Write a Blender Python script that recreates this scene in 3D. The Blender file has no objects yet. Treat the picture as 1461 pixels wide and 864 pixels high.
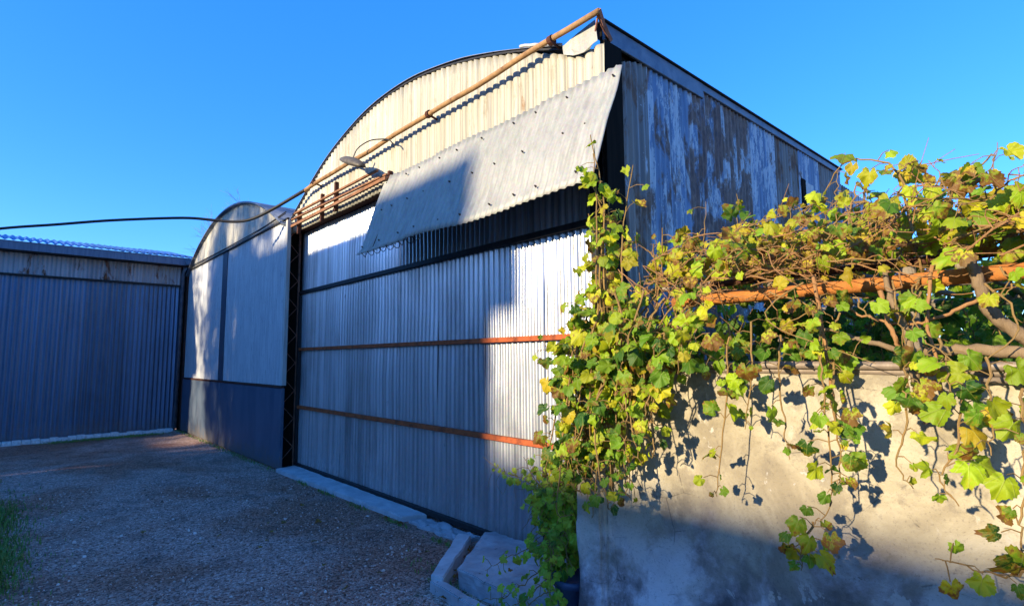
import bpy, bmesh, math, random
from mathutils import Vector, Matrix, noise
R = random.Random(11)
sc = bpy.context.scene
COL = sc.collection
# world axes: X = into the barn (w), Y = along the barn front to the far left (u), Z = up
def V(u, w, z): return Vector((w, u, z))

# ------------------------------------------------------------------ node helper
class NT:
    def __init__(s, name):
        s.m = bpy.data.materials.new(name); s.m.use_nodes = True
        s.t = s.m.node_tree; s.t.nodes.clear()
        s.out = s.t.nodes.new('ShaderNodeOutputMaterial')
    def n(s, typ, *ins, **kw):
        nd = s.t.nodes.new('ShaderNode' + typ)
        named = {}
        for k, v in kw.items():
            if hasattr(nd, k) and k not in ('inputs',): setattr(nd, k, v)
            else: named[k.replace('_', ' ')] = v
        for i, v in enumerate(ins):
            if v is not None: s.set(nd.inputs[i], v)
        for k, v in named.items(): s.set(nd.inputs[k], v)
        return nd
    def set(s, sock, v):
        if isinstance(v, bpy.types.Node): v = v.outputs[0]
        if isinstance(v, bpy.types.NodeSocket): s.t.links.new(v, sock)
        else:
            if hasattr(sock.default_value, '__len__') and isinstance(v, (tuple, list)) and len(sock.default_value) == 4 and len(v) == 3: v = tuple(v) + (1,)
            sock.default_value = v
    def math(s, op, a, b=0.0, c=None, clamp=False):
        nd = s.t.nodes.new('ShaderNodeMath'); nd.operation = op; nd.use_clamp = clamp
        s.set(nd.inputs[0], a); s.set(nd.inputs[1], b)
        if c is not None: s.set(nd.inputs[2], c)
        return nd.outputs[0]
    def mix(s, f, a, b, blend='MIX'):
        nd = s.t.nodes.new('ShaderNodeMix'); nd.data_type = 'RGBA'; nd.blend_type = blend
        s.set(nd.inputs[0], f); s.set(nd.inputs[6], a); s.set(nd.inputs[7], b)
        return nd.outputs[2]
    def ramp(s, f, stops, interp='LINEAR'):
        nd = s.t.nodes.new('ShaderNodeValToRGB'); cr = nd.color_ramp; cr.interpolation = interp
        while len(cr.elements) < len(stops): cr.elements.new(0.5)
        for e, (p, c) in zip(cr.elements, stops):
            e.position = p; e.color = (tuple(c) + (1,)) if hasattr(c, '__len__') else (c, c, c, 1)
        s.set(nd.inputs[0], f); return nd.outputs[0]
    def step(s, f, a, b):
        nd = s.t.nodes.new('ShaderNodeMapRange'); nd.interpolation_type = 'SMOOTHSTEP'
        s.set(nd.inputs[0], f); nd.inputs[1].default_value = a; nd.inputs[2].default_value = b
        return nd.outputs[0]
    def coord(s, scale=(1, 1, 1), loc=(0, 0, 0)):
        if not hasattr(s, '_c'): s._c = s.t.nodes.new('ShaderNodeTexCoord').outputs['Object']
        mp = s.t.nodes.new('ShaderNodeMapping'); s.set(mp.inputs[0], s._c)
        mp.inputs['Scale'].default_value = scale; mp.inputs['Location'].default_value = loc
        return mp.outputs[0]
    def noise(s, vec, scale=5, detail=4, rough=.55, dist=0):
        nd = s.t.nodes.new('ShaderNodeTexNoise'); s.set(nd.inputs['Vector'], vec)
        nd.inputs['Scale'].default_value = scale; nd.inputs['Detail'].default_value = detail
        nd.inputs['Roughness'].default_value = rough; nd.inputs['Distortion'].default_value = dist
        return nd.outputs[0]
    def voro(s, vec, scale, feature='F1'):
        nd = s.t.nodes.new('ShaderNodeTexVoronoi'); nd.feature = feature
        s.set(nd.inputs['Vector'], vec); nd.inputs['Scale'].default_value = scale
        return nd
    def bump(s, h, strength=.3, dist=.01, normal=None):
        nd = s.t.nodes.new('ShaderNodeBump'); nd.inputs['Strength'].default_value = strength
        nd.inputs['Distance'].default_value = dist; s.set(nd.inputs['Height'], h)
        if normal: s.set(nd.inputs['Normal'], normal)
        return nd.outputs[0]
    def bsdf(s, color, rough=.6, metal=0.0, normal=None, spec=.5, link=True):
        b = s.t.nodes.new('ShaderNodeBsdfPrincipled')
        s.set(b.inputs['Base Color'], color); s.set(b.inputs['Roughness'], rough); s.set(b.inputs['Metallic'], metal)
        b.inputs['Specular IOR Level'].default_value = spec
        if normal is not None: s.set(b.inputs['Normal'], normal)
        if link: s.t.links.new(b.outputs[0], s.out.inputs[0])
        return b

def sheet_id(t, axis, width=.76, off=0.0):
    sep = t.n('SeparateXYZ', t.coord())
    f = t.math('FLOOR', t.math('DIVIDE', t.math('ADD', sep.outputs[axis], off), width))
    wn = t.t.nodes.new('ShaderNodeTexWhiteNoise'); wn.noise_dimensions = '1D'; t.set(wn.inputs['W'], f)
    return wn.outputs['Value'], wn.outputs['Color']

def galvanised(name, base, metal=.7, rough=(.3, .55), axis='Y', rust=.0, streak=.35, dirt=.25, dirtcol=(.12, .11, .1), dirt_scale=1.0, mud=False):
    t = NT(name)
    v, _ = sheet_id(t, axis)
    st = t.noise(t.coord((16, 16, .5)), 1.0, 5, .6)
    big = t.noise(t.coord((1, 1, .7)), 1.3 * dirt_scale, 5, .6, .4)
    sp = t.voro(t.coord((1, 1, 1)), 70)
    c = t.mix(t.math('MULTIPLY', t.step(st, .35, .75), streak), base, tuple(x * .45 for x in base))
    c = t.mix(t.math('MULTIPLY', t.step(big, .48, .72), dirt), c, dirtcol)
    tone = t.math('MULTIPLY_ADD', v, .28, .84)
    c = t.mix(t.math('MULTIPLY', t.step(t.noise(t.coord((26, 26, .16), (5, 5, 1)), 1.0, 3, .5), .40, .68), streak), c, tuple(min(.9, x * 1.35) for x in base))
    hs = t.n('HueSaturation', Hue=.5, Saturation=1.0, Value=tone, Fac=1.0, Color=c)
    c = t.mix(.10, hs.outputs[0], sp.outputs['Color'], 'SOFT_LIGHT')
    rg = t.math('MULTIPLY_ADD', t.noise(t.coord((3, 3, 1.2)), 2.2, 4), rough[1] - rough[0], rough[0])
    mt = metal
    if rust > 0:
        rn = t.noise(t.coord((2.6, 2.6, .8)), 1.6, 7, .68, .6)
        mk = t.step(rn, .70 - rust * .3, .78 - rust * .25)
        rc = t.ramp(t.noise(t.coord((9, 9, 5)), 3, 4), [(.3, (.045, .02, .012)), (.6, (.16, .06, .025)), (.8, (.28, .12, .05))])
        c = t.mix(mk, c, rc)
        mt = t.math('MULTIPLY', t.math('SUBTRACT', 1.0, mk), metal)
        rg = t.math('MAXIMUM', rg, t.math('MULTIPLY', mk, .9))
    if mud:
        sz = t.n('SeparateXYZ', t.coord()).outputs[2]
        mk2 = t.step(t.math('ADD', sz, t.math('MULTIPLY_ADD', t.noise(t.coord((4, 4, 1.5)), 2.5, 6, .7), .9, -.45)), .42, .0)
        c = t.mix(t.math('MULTIPLY', mk2, .6), c, (.16, .125, .10)); mt = t.math('MULTIPLY', t.math('MULTIPLY_ADD', mk2, -.6, 1.0), mt); rg = t.math('MAXIMUM', rg, t.math('MULTIPLY', mk2, .75))
    nb = t.bump(t.noise(t.coord((1, 1, .6)), 3.0, 3), .25, .02)
    t.bsdf(c, rg, mt, nb)
    return t.m

def painted(name, c0, c1, rough=.6, metal=0, scale=4, streak=(6, 6, .6), bumpy=.1, spec=.4, fleck=None, mud=False):
    t = NT(name)
    n1 = t.noise(t.coord(streak), scale, 6, .62, .3)
    c = t.mix(t.step(n1, .3, .7), c0, c1)
    if fleck:
        c = t.mix(t.step(t.noise(t.coord(streak), scale * 3.1, 6, .7), fleck[1] - .03, fleck[1] + .05), c, fleck[0])
    if mud:
        sz = t.n('SeparateXYZ', t.coord()).outputs[2]
        mk = t.step(t.math('ADD', sz, t.math('MULTIPLY_ADD', t.noise(t.coord((3, 3, 2)), 3, 6, .7), .9, -.45)), .34, -.02)
        c = t.mix(t.math('MULTIPLY', mk, .65), c, (.17, .13, .10))
        c = t.mix(t.math('MULTIPLY', t.step(t.noise(t.coord((8, 8, 8)), 2.0, 5, .7), .62, .68), .5), c, (.20, .17, .15))
    n2 = t.noise(t.coord(), 60, 3)
    t.bsdf(c, t.math('MULTIPLY_ADD', n1, .25, rough - .12), metal, t.bump(n2, bumpy, .004), spec)
    return t.m

def rusty(name, a=(.30, .115, .035), b=(.10, .04, .018), rough=.85):
    t = NT(name)
    n1 = t.noise(t.coord(), 9, 7, .7)
    c = t.ramp(n1, [(.32, b), (.52, a), (.75, tuple(min(1, x * 1.35) for x in a))])
    t.bsdf(c, rough, .0, t.bump(t.noise(t.coord(), 70, 4), .5, .004), .25)
    return t.m

M = {}
M['door'] = galvanised('galvanised_door', (.63, .64, .66), .74, (.22, .44), 'Y', .10, .7, .35, mud=True)
M['door_dark'] = galvanised('galvanised_shadow_sheet', (.34, .35, .38), .6, (.4, .6), 'Y', .15, .5, .4)
M['canopy'] = galvanised('canopy_sheet', (.385, .37, .315), .2, (.5, .7), 'Y', 0, .35, .35, (.33, .31, .265), 1.6)
M['under'] = galvanised('canopy_underside', (.07, .06, .055), .1, (.7, .9), 'Y', .4, .5, .4)  # rusty sheet, coloured dark to deepen the shade under the canopy
M['roof'] = galvanised('roof_sheet', (.40, .41, .43), .45, (.45, .65), 'X', .25, .3, .4)
M['leftwall'] = galvanised('blue_steel_wall', (.10, .16, .255), .6, (.32, .55), 'X', .04, .6, .5, (.06, .08, .12), .8, mud=True)
M['leftroof'] = galvanised('blue_steel_roof', (.10, .22, .46), .3, (.4, .6), 'X', 0, .3, .2, (.05, .1, .24))
M['lintel'] = galvanised('rusted_lintel', (.34, .34, .36), .2, (.6, .8), 'X', .55, .5, .5)
M['fascia_left'] = painted('fascia_grey', (.09, .12, .18), (.15, .18, .24), .55, .2)
M['fascia'] = painted('fascia_slate', (.10, .12, .16), (.19, .21, .25), .5, .4, 3, (2, 2, 2), .15, .4, ((.25, .14, .08), .68))
M['dark'] = painted('black_steel', (.012, .012, .014), (.03, .026, .024), .6, .2)
M['void'] = painted('void_black', (.010, .009, .008), (.02, .016, .013), .95, spec=.05)  # near-black colour standing in for unlit voids and gaps
M['rust'] = rusty('rusty_steel', (.37, .085, .026), (.12, .032, .016))
M['rustdark'] = rusty('brown_steel', (.085, .03, .018), (.035, .018, .014))
M['rackrail'] = rusty('rack_steel', (.27, .125, .06), (.13, .06, .035))
M['pole'] = rusty('ochre_pole', (.36, .20, .085), (.17, .085, .042), .8)
M['bracket'] = rusty('red_bracket', (.34, .15, .10), (.16, .07, .05))
M['shedlow'] = painted('slate_blue_steel', (.07, .105, .16), (.13, .16, .215), .5, .25, 1.5, (2, 2, .7), .1, .5, None, True)
M['shedup'] = painted('weathered_board', (.58, .58, .57), (.42, .42, .43), .75, 0, 3, (9, 9, .5), .2, .3, ((.17, .165, .17), .6))
M['shedarch'] = painted('weathered_arch', (.58, .54, .44), (.36, .33, .27), .75, 0, 3, (8, 8, .5), .2, .3, ((.13, .12, .11), .58))
M['postdark'] = painted('slate_post', (.035, .045, .07), (.06, .075, .10), .6, .1, 3, (3, 3, .6))
M['palepost'] = painted('pale_post', (.55, .53, .48), (.40, .38, .35), .7)
M['concrete'] = painted('pale_concrete', (.58, .58, .57), (.42, .42, .42), .85, 0, 3, (2, 2, 2), .5, .3, ((.16, .15, .14), .66))
M['slab'] = painted('worn_concrete', (.48, .48, .48), (.30, .30, .31), .85, 0, 2.5, (2, 2, 2), .6, .3, ((.12, .11, .1), .64))
M['whitestrip'] = painted('white_stone_strip', (.8, .8, .78), (.55, .54, .52), .85, 0, 5, (4, 4, 4), .6)
M['plug'] = painted('bolt_steel', (.05, .045, .04), (.1, .07, .05), .6, .4)
M['lamp'] = painted('lamp_shell', (.15, .125, .085), (.09, .07, .05), .6, .2)
M['pot'] = painted('blue_pot', (.025, .05, .11), (.04, .07, .14), .35, 0, 3, (2, 2, 2), .05)
M['housewall'] = painted('house_plaster', (.34, .30, .25), (.26, .22, .19), .9)
M['houseroof'] = painted('house_tiles', (.18, .08, .05), (.12, .06, .04), .8)

def m_gable():
    t = NT('cream_corrugated')
    v, _ = sheet_id(t, 'Y')
    st = t.noise(t.coord((14, 14, .7)), 1.0, 6, .65)
    c = t.mix(t.step(st, .30, .72), (.58, .525, .40), (.39, .345, .25))
    c = t.mix(t.math('MULTIPLY', t.step(t.noise(t.coord((5, 5, 1.2)), 2.0, 6, .7), .55, .66), .7), c, (.34, .27, .17))
    c = t.mix(t.step(t.noise(t.coord((1, 1, .7)), 7.0, 6, .75), .66, .70), c, (.56, .52, .42))
    c = t.mix(t.step(t.noise(t.coord((3, 3, .7)), 2.2, 6, .7), .63, .72), c, (.30, .16, .06))
    c = t.mix(t.math('MULTIPLY', t.step(t.noise(t.coord((20, 20, .5), (2, 7, 1)), 1.0, 4, .6), .54, .66), .55), c, (.30, .28, .24))
    hs = t.n('HueSaturation', Hue=.5, Saturation=1.0, Value=t.math('MULTIPLY_ADD', v, .30, .80), Fac=1.0, Color=c)
    t.bsdf(hs.outputs[0], .62, .12, t.bump(t.noise(t.coord((1, 1, .5)), 12, 5), .25, .01), .35)
    return t.m
M['gable'] = m_gable()

def m_side():
    t = NT('peeling_side_sheet')
    v, vc = sheet_id(t, 'X', .62, .2)
    base = t.ramp(v, [(0, (.19, .25, .36)), (.28, (.25, .32, .43)), (.45, (.25, .19, .155)), (.62, (.34, .37, .42)), (.8, (.21, .27, .38)), (1, (.44, .45, .47))], 'CONSTANT')
    st = t.noise(t.coord((18, 18, .55)), 1.0, 6, .65)
    c = t.mix(t.math('MULTIPLY', t.step(st, .40, .66), .5), base, (.08, .09, .11))
    c = t.mix(t.math('MULTIPLY', t.step(t.noise(t.coord((22, 22, .8), (3, 1, 2)), 1.0, 5, .6), .52, .7), .5), c, (.34, .37, .43))
    # peeled whitewash in patches of its own shape
    sepc = t.n('SeparateColor', vc)
    pn = t.noise(t.coord((3.6, 3.6, .75)), 1.9, 9, .78, .35)
    pt = t.math('MULTIPLY_ADD', sepc.outputs[1], .22, -.11)
    mk = t.step(t.math('ADD', pn, pt), .525, .56)
    flk = t.step(t.noise(t.coord((9, 9, 2.0)), 3.2, 7, .75), .42, .49)
    mk = t.math('MULTIPLY', mk, flk)
    c = t.mix(mk, c, t.mix(st, (.60, .62, .65), (.42, .45, .50)))
    # rust
    rn = t.noise(t.coord((2.4, 2.4, .9), (7, 3, 1)), 1.9, 8, .72, .6)
    rt = t.math('MULTIPLY_ADD', sepc.outputs[2], .22, -.13)
    rk = t.step(t.math('ADD', rn, rt), .50, .58)
    rc = t.ramp(t.noise(t.coord((9, 9, 3)), 3, 5, .7), [(.3, (.06, .035, .025)), (.5, (.17, .085, .05)), (.75, (.32, .20, .13))])
    c = t.mix(t.math('MULTIPLY', rk, .85), c, rc)
    mt = t.math('MULTIPLY_ADD', t.math('MAXIMUM', mk, rk), -.35, .35)
    t.bsdf(c, t.math('MULTIPLY_ADD', rk, .3, .5), mt, t.bump(t.math('ADD', mk, t.noise(t.coord((1, 1, .6)), 8, 4)), .35, .006), .4)
    return t.m
M['side'] = m_side()

def m_ground():
    t = NT('gravel')
    v1 = t.voro(t.coord(), 58); v2 = t.voro(t.coord((1, 1, 1), (3, 7, 0)), 120)
    big = t.noise(t.coord(), .55, 5, .6, .5); mid = t.noise(t.coord(), 2.6, 5, .65)
    sep = t.n('SeparateColor', v1.outputs['Color']); sep2 = t.n('SeparateColor', v2.outputs['Color'])
    stone = t.ramp(t.math('MULTIPLY_ADD', sep.outputs[0], .6, t.math('MULTIPLY', sep2.outputs[0], .4)),
                   [(.12, (.13, .065, .045)), (.4, (.46, .265, .20)), (.64, (.62, .40, .32)), (.84, (.74, .54, .45)), (.98, (.86, .72, .62))])
    c = t.mix(t.math('MULTIPLY', t.step(big, .42, .60), .75), stone, (.72, .46, .32), 'MULTIPLY')
    c = t.mix(t.math('MULTIPLY', t.step(mid, .50, .68), .45), c, (.11, .078, .066))
    c = t.mix(t.step(t.noise(t.coord((1, 1, 1), (11, 4, 0)), .9, 6, .7), .66, .74), c, (.07, .085, .03))
    h = t.math('ADD', t.math('MULTIPLY', v1.outputs['Distance'], -1.0), t.math('MULTIPLY', v2.outputs['Distance'], -.5))
    t.bsdf(c, .9, 0, t.bump(h, .9, .02), .25)
    return t.m
M['ground'] = m_ground()

def m_pebble():
    t = NT('pebble')
    g = t.n('NewGeometry')
    c = t.ramp(g.outputs['Random Per Island'], [(0, (.13, .07, .05)), (.3, (.42, .25, .19)), (.6, (.58, .39, .31)), (.88, (.70, .52, .44)), (1, (.84, .70, .61))])
    t.bsdf(c, .85, 0, None, .3); return t.m
M['pebble'] = m_pebble()

def m_render():
    t = NT('cement_render')
    n1 = t.noise(t.coord(), 1.6, 7, .65, .6); n2 = t.noise(t.coord((1, 1, 1), (4, 2, 9)), 5.5, 7, .7)
    sep = t.n('SeparateXYZ', t.coord())
    c = t.ramp(n1, [(.38, (.28, .23, .155)), (.5, (.41, .345, .235)), (.6, (.50, .43, .31))])
    c = t.mix(t.math('MULTIPLY', t.step(n2, .50, .62), .6), c, (.22, .18, .13))
    c = t.mix(t.step(t.noise(t.coord((1, 1, .5), (2, 5, 3)), 3.5, 7, .7), .60, .66), c, (.48, .42, .33))
    # lower metre: mottled stains, violet-grey and pale to lift the cast shade
    low = t.step(t.math('ADD', sep.outputs['Z'], t.math('MULTIPLY_ADD', n1, .8, -.4)), .95, .35)
    low_mottle = t.ramp(t.noise(t.coord(), 2.4, 8, .66, .25), [(.41, (.12, .10, .105)), (.475, (.29, .245, .25)), (.525, (.52, .46, .47)), (.58, (.80, .74, .73))])
    low_mottle = t.mix(t.step(t.noise(t.coord((1, 1, 2.2), (8, 1, 2)), 6, 8, .75, 1.5), .60, .66), low_mottle, (.10, .085, .09))
    low_mottle = t.mix(t.step(t.noise(t.coord((1.4, 1.4, 1), (1, 9, 4)), 3.1, 5, .6, .4), .695, .71), low_mottle, (.62, .52, .44))
    c = t.mix(t.math('MULTIPLY', low, .95), c, low_mottle)
    cr = t.voro(t.coord((1, 1, 1.5)), 3.3, 'DISTANCE_TO_EDGE')
    crk = t.math('MULTIPLY', t.step(cr.outputs['Distance'], .012, .0), t.step(n2, .5, .6))
    c = t.mix(t.math('MULTIPLY', crk, .5), c, (.1, .085, .075))
    peel = t.step(t.math('MULTIPLY_ADD', low, .05, t.noise(t.coord((1, 1, .8), (3, 8, 5)), 4.2, 7, .62, .3)), .655, .665)
    c = t.mix(t.math('MULTIPLY', peel, .85), c, t.mix(n2, (.60, .54, .46), (.42, .38, .34)))
    grit = t.noise(t.coord(), 85, 4, .7)
    c = t.mix(t.math('MULTIPLY', t.step(grit, .56, .66), .35), c, (.12, .10, .085))
    h = t.math('ADD', t.math('MULTIPLY', peel, -.5), t.math('ADD', t.math('ADD', t.noise(t.coord(), 9, 8, .7, .5), t.math('MULTIPLY', t.noise(t.coord((1, 1, 1), (6, 6, 2)), 2.6, 8, .64, .9), .8)), t.math('MULTIPLY', crk, -.6)))
    t.bsdf(c, .9, 0, t.bump(grit, .35, .004, t.bump(h, .42, .025)), .25)
    return t.m
M['render'] = m_render()

def m_leaf(name, stops, brown=.5, trans=.35):
    t = NT(name)
    at = t.n('Attribute', attribute_name='tint'); sp = t.n('SeparateColor', at.outputs['Color'])
    uv = t.n('UVMap'); sx = t.n('SeparateXYZ', uv.outputs[0])
    c = t.ramp(sp.outputs[0], stops)
    # veins fan out from the stalk
    ang = t.math('ARCTAN2', sx.outputs[0], sx.outputs[1])
    fr = t.math('FRACT', t.math('MULTIPLY_ADD', ang, 1 / .62, 10.5))
    r = t.math('SQRT', t.math('ADD', t.math('MULTIPLY', sx.outputs[0], sx.outputs[0]), t.math('MULTIPLY', sx.outputs[1], sx.outputs[1])))
    d = t.math('MULTIPLY', t.math('ABSOLUTE', t.math('SUBTRACT', fr, .5)), t.math('MULTIPLY', r, .62))
    vein = t.step(d, .028, .006)
    n1 = t.noise(t.n('VectorMath', uv.outputs[0], at.outputs['Color'], operation='ADD').outputs[0], 5, 5, .65)
    edge = t.math('MULTIPLY_ADD', n1, 1.1, t.math('MULTIPLY_ADD', r, .35, -.55))
    mk = t.step(t.math('ADD', edge, t.math('MULTIPLY_ADD', sp.outputs[2], brown, -brown * .62)), .32, .46)
    yel = t.step(t.math('ADD', edge, t.math('MULTIPLY_ADD', sp.outputs[2], brown, -brown * .62)), .18, .38)
    c = t.mix(t.math('MULTIPLY', yel, .6), c, (.46, .36, .035))
    c = t.mix(t.math('MULTIPLY', vein, .4), c, (.42, .46, .12))
    c = t.mix(t.math('MULTIPLY', mk, .9), c, t.mix(sp.outputs[1], (.30, .105, .022), (.17, .075, .03)))
    spot = t.step(t.noise(t.n('VectorMath', t.n('VectorMath', uv.outputs[0], at.outputs['Color'], operation='ADD').outputs[0], (3.1, 3.1, 3.1), operation='MULTIPLY').outputs[0], 6, 4, .7), .63, .69)
    c = t.mix(t.math('MULTIPLY', spot, .75), c, (.16, .08, .025))
    hs = t.n('HueSaturation', Hue=.5, Saturation=1.02, Value=t.math('MULTIPLY_ADD', sp.outputs[1], .55, .68), Fac=1.0, Color=c)
    nb = t.bump(t.math('ADD', t.math('MULTIPLY', vein, -.6), n1), .35, .01)
    b = t.bsdf(hs.outputs[0], .5, 0, nb, .35, link=False)
    tr = t.n('BsdfTranslucent', Color=hs.outputs[0])
    mx = t.n('MixShader', trans, b, tr); t.t.links.new(mx.outputs[0], t.out.inputs[0])
    return t.m
M['leaf'] = m_leaf('grape_leaf', [(0, (.04, .115, .012)), (.28, (.14, .28, .018)), (.5, (.33, .47, .022)), (.76, (.54, .53, .024)), (.92, (.54, .38, .03)), (1, (.32, .14, .035))], .62, .42)
M['creeper'] = m_leaf('creeper_leaf', [(0, (.12, .28, .03)), (.4, (.36, .56, .05)), (.8, (.60, .72, .07)), (1, (.72, .74, .08))], .15, .45)
M['treeleaf'] = painted('tree_leaf', (.05, .10, .02), (.08, .14, .03), .6)
def m_bark(name, a, b):
    t = NT(name)
    n1 = t.noise(t.coord((14, 14, 2.5)), 3, 6, .7)
    t.bsdf(t.mix(n1, a, b), .9, 0, t.bump(n1, .8, .01), .2); return t.m
M['bark'] = m_bark('vine_bark', (.11, .07, .04), (.36, .25, .145))
M['cane'] = m_bark('vine_cane', (.22, .095, .035), (.44, .24, .10))
M['twig'] = m_bark('green_cane', (.20, .15, .05), (.34, .18, .07))
M['log'] = m_bark('orange_log', (.26, .075, .018), (.62, .24, .055))
M['timber'] = m_bark('grey_timber', (.20, .155, .11), (.36, .29, .21))
M['grass'] = painted('grass_blade', (.10, .19, .03), (.20, .28, .05), .6, 0, 9, (3, 3, 3))
M['dry'] = painted('dry_leaf', (.20, .095, .035), (.34, .20, .08), .8)
M['pipe'] = painted('brown_pipe', (.30, .23, .17), (.20, .145, .105), .55, .1)

# ------------------------------------------------------------------ object helpers
def tag(o, label=None, cat=None, group=None, kind=None):
    if label: o['label'] = label
    if cat: o['category'] = cat
    if group: o['group'] = group
    if kind: o['kind'] = kind
    return o
def thing(name, base, label, cat, group=None):
    o = bpy.data.objects.new(name, None); COL.objects.link(o); o.location = base
    o.empty_display_size = .1
    return tag(o, label, cat, group)
def world_loc(o):
    p = Vector((0, 0, 0))
    while o: p += o.location; o = o.parent
    return p
def obj(name, vs, fs, mat, parent=None, smooth=False, base=None, mats=None, mi=None):
    me = bpy.data.meshes.new(name)
    off = world_loc(parent) if parent else (Vector(base) if base else Vector((0, 0, 0)))
    me.from_pydata([Vector(v) - off for v in vs], [], fs)
    for mm in (mats or [mat]): me.materials.append(mm)
    if mi: me.polygons.foreach_set('material_index', mi)
    if smooth: me.polygons.foreach_set('use_smooth', [True] * len(me.polygons))
    me.update()
    o = bpy.data.objects.new(name, me); COL.objects.link(o)
    if parent: o.parent = parent
    elif base: o.location = base
    return o
class MB:
    def __init__(s): s.v = []; s.f = []
    def add(s, vs, fs):
        k = len(s.v); s.v += [Vector(p) for p in vs]; s.f += [tuple(i + k for i in f) for f in fs]; return s
    def box(s, a, b, bev=.004):
        """axis box between two corners given as (u, w, z); edges bevelled"""
        x0, x1 = sorted((a[1], b[1])); y0, y1 = sorted((a[0], b[0])); z0, z1 = sorted((a[2], b[2]))
        bm = bmesh.new(); bmesh.ops.create_cube(bm, size=1)
        for v in bm.verts:
            v.co = Vector((x0 + (v.co.x + .5) * (x1 - x0), y0 + (v.co.y + .5) * (y1 - y0), z0 + (v.co.z + .5) * (z1 - z0)))
        bv = min(bev, .3 * min(x1 - x0, y1 - y0, z1 - z0))
        if bv > 0: bmesh.ops.bevel(bm, geom=bm.edges[:], offset=bv, segments=1, affect='EDGES')
        bm.verts.index_update()
        s.add([v.co.copy() for v in bm.verts], [tuple(v.index for v in f.verts) for f in bm.faces]); bm.free(); return s
    def tube(s, pts, r0, r1=None, seg=8, cap=True, jit=0):
        pts = [Vector(p) for p in pts]; n = len(pts); r1 = r0 if r1 is None else r1
        k = len(s.v); up = Vector((.13, .21, .97))
        for i, p in enumerate(pts):
            d = (pts[min(i + 1, n - 1)] - pts[max(i - 1, 0)]).normalized()
            if abs(d.dot(up)) > .97: up = Vector((.9, .3, .1))
            a = d.cross(up).normalized(); b = d.cross(a)
            r = r0 + (r1 - r0) * i / max(1, n - 1)
            for j in range(seg):
                t = 2 * math.pi * j / seg
                rr = r * (1 + (R.uniform(-jit, jit) if jit else 0))
                s.v.append(p + a * (math.cos(t) * rr) + b * (math.sin(t) * rr))
        for i in range(n - 1):
            for j in range(seg):
                s.f.append((k + i * seg + j, k + i * seg + (j + 1) % seg, k + (i + 1) * seg + (j + 1) % seg, k + (i + 1) * seg + j))
        if cap:
            s.f.append(tuple(k + j for j in reversed(range(seg)))); s.f.append(tuple(k + (n - 1) * seg + j for j in range(seg)))
        return s
    def build(s, name, mat, parent=None, smooth=False, base=None): return obj(name, s.v, s.f, mat, parent, smooth, base)
def smooth_line(pts, per=6, jit=0.0):
    pts = [Vector(p) for p in pts]; out = []
    P = [2 * pts[0] - pts[1]] + pts + [2 * pts[-1] - pts[-2]]
    for i in range(1, len(P) - 2):
        for k in range(per):
            t = k / per; a, b, c, d = P[i - 1:i + 3]
            q = .5 * ((2 * b) + (c - a) * t + (2 * a - 5 * b + 4 * c - d) * t * t + (3 * b - a - 3 * c + d) * t ** 3)
            if jit: q = q + Vector((R.gauss(0, jit), R.gauss(0, jit), R.gauss(0, jit)))
            out.append(q)
    out.append(pts[-1]); return out

def corrugated(name, mat, parent, s0, s1, fn, rows, pitch=.076, amp=.009, per=8, sheet=.76, lap=.003, wob=.004, thick=0, smooth=True, mats=None, groove=False):
    """fn(s, t) -> (point, outward normal); s runs across the ribs, t in 0..1 along them"""
    n = max(8, int((s1 - s0) / pitch * per)); vs = []; fs = []; seed = R.uniform(0, 50)
    for i in range(n + 1):
        s = s0 + (s1 - s0) * i / n
        k = math.floor(s / sheet)
        for j in range(rows + 1):
            p, nr = fn(s, j / rows)
            o = (amp * (2 * abs(math.cos(math.pi * s / pitch)) ** .45 - 1) if groove else amp * math.cos(2 * math.pi * s / pitch)) + lap * ((k % 2) * 2 - 1)
            if wob: o += wob * noise.noise(Vector((s * 1.1 + seed, j / rows * 3, k * .37)))
            vs.append(p + nr * o)
    m = rows + 1
    for i in range(n):
        for j in range(rows):
            fs.append((i * m + j, (i + 1) * m + j, (i + 1) * m + j + 1, i * m + j + 1))
    o = obj(name, vs, fs, mat, parent, smooth, mats=mats)
    if thick:
        md = o.modifiers.new('thickness', 'SOLIDIFY'); md.thickness = thick; md.offset = 0
        if mats: md.material_offset = 1
    return o

NW, NU, NZ = Vector((-1, 0, 0)), Vector((0, -1, 0)), Vector((0, 0, 1))

# ------------------------------------------------------------------ ground
def ground():
    vs, fs = [], []
    us = [-60, -20, -6] + [-2 + i * .2 for i in range(95)] + [20, 30, 60, 140]
    ws = [-140, -60, -30, -12] + [-6 + i * .2 for i in range(60)] + [7, 12, 30, 80, 160]
    for u in us:
        for w in ws:
            z = 0
            if -2.5 < u < 17 and -7 < w < 2.7:
                z = .018 * noise.noise(Vector((u * .6, w * .6, 0))) + .010 * noise.noise(Vector((u * 2.1, w * 2.1, 3)))
                z -= .05 * max(0, (u - 11) / 5)
            elif u >= 17 or w < -7: z = -.05
            vs.append(V(u, w, z))
    m = len(ws)
    for i in range(len(us) - 1):
        for j in range(m - 1): fs.append((i * m + j, i * m + j + 1, (i + 1) * m + j + 1, (i + 1) * m + j))
    o = obj('gravel_ground', vs, fs, M['ground'], None, True)
    tag(o, 'reddish grey gravel yard in front of the sheds', 'ground', kind='structure')
ground()
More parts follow.
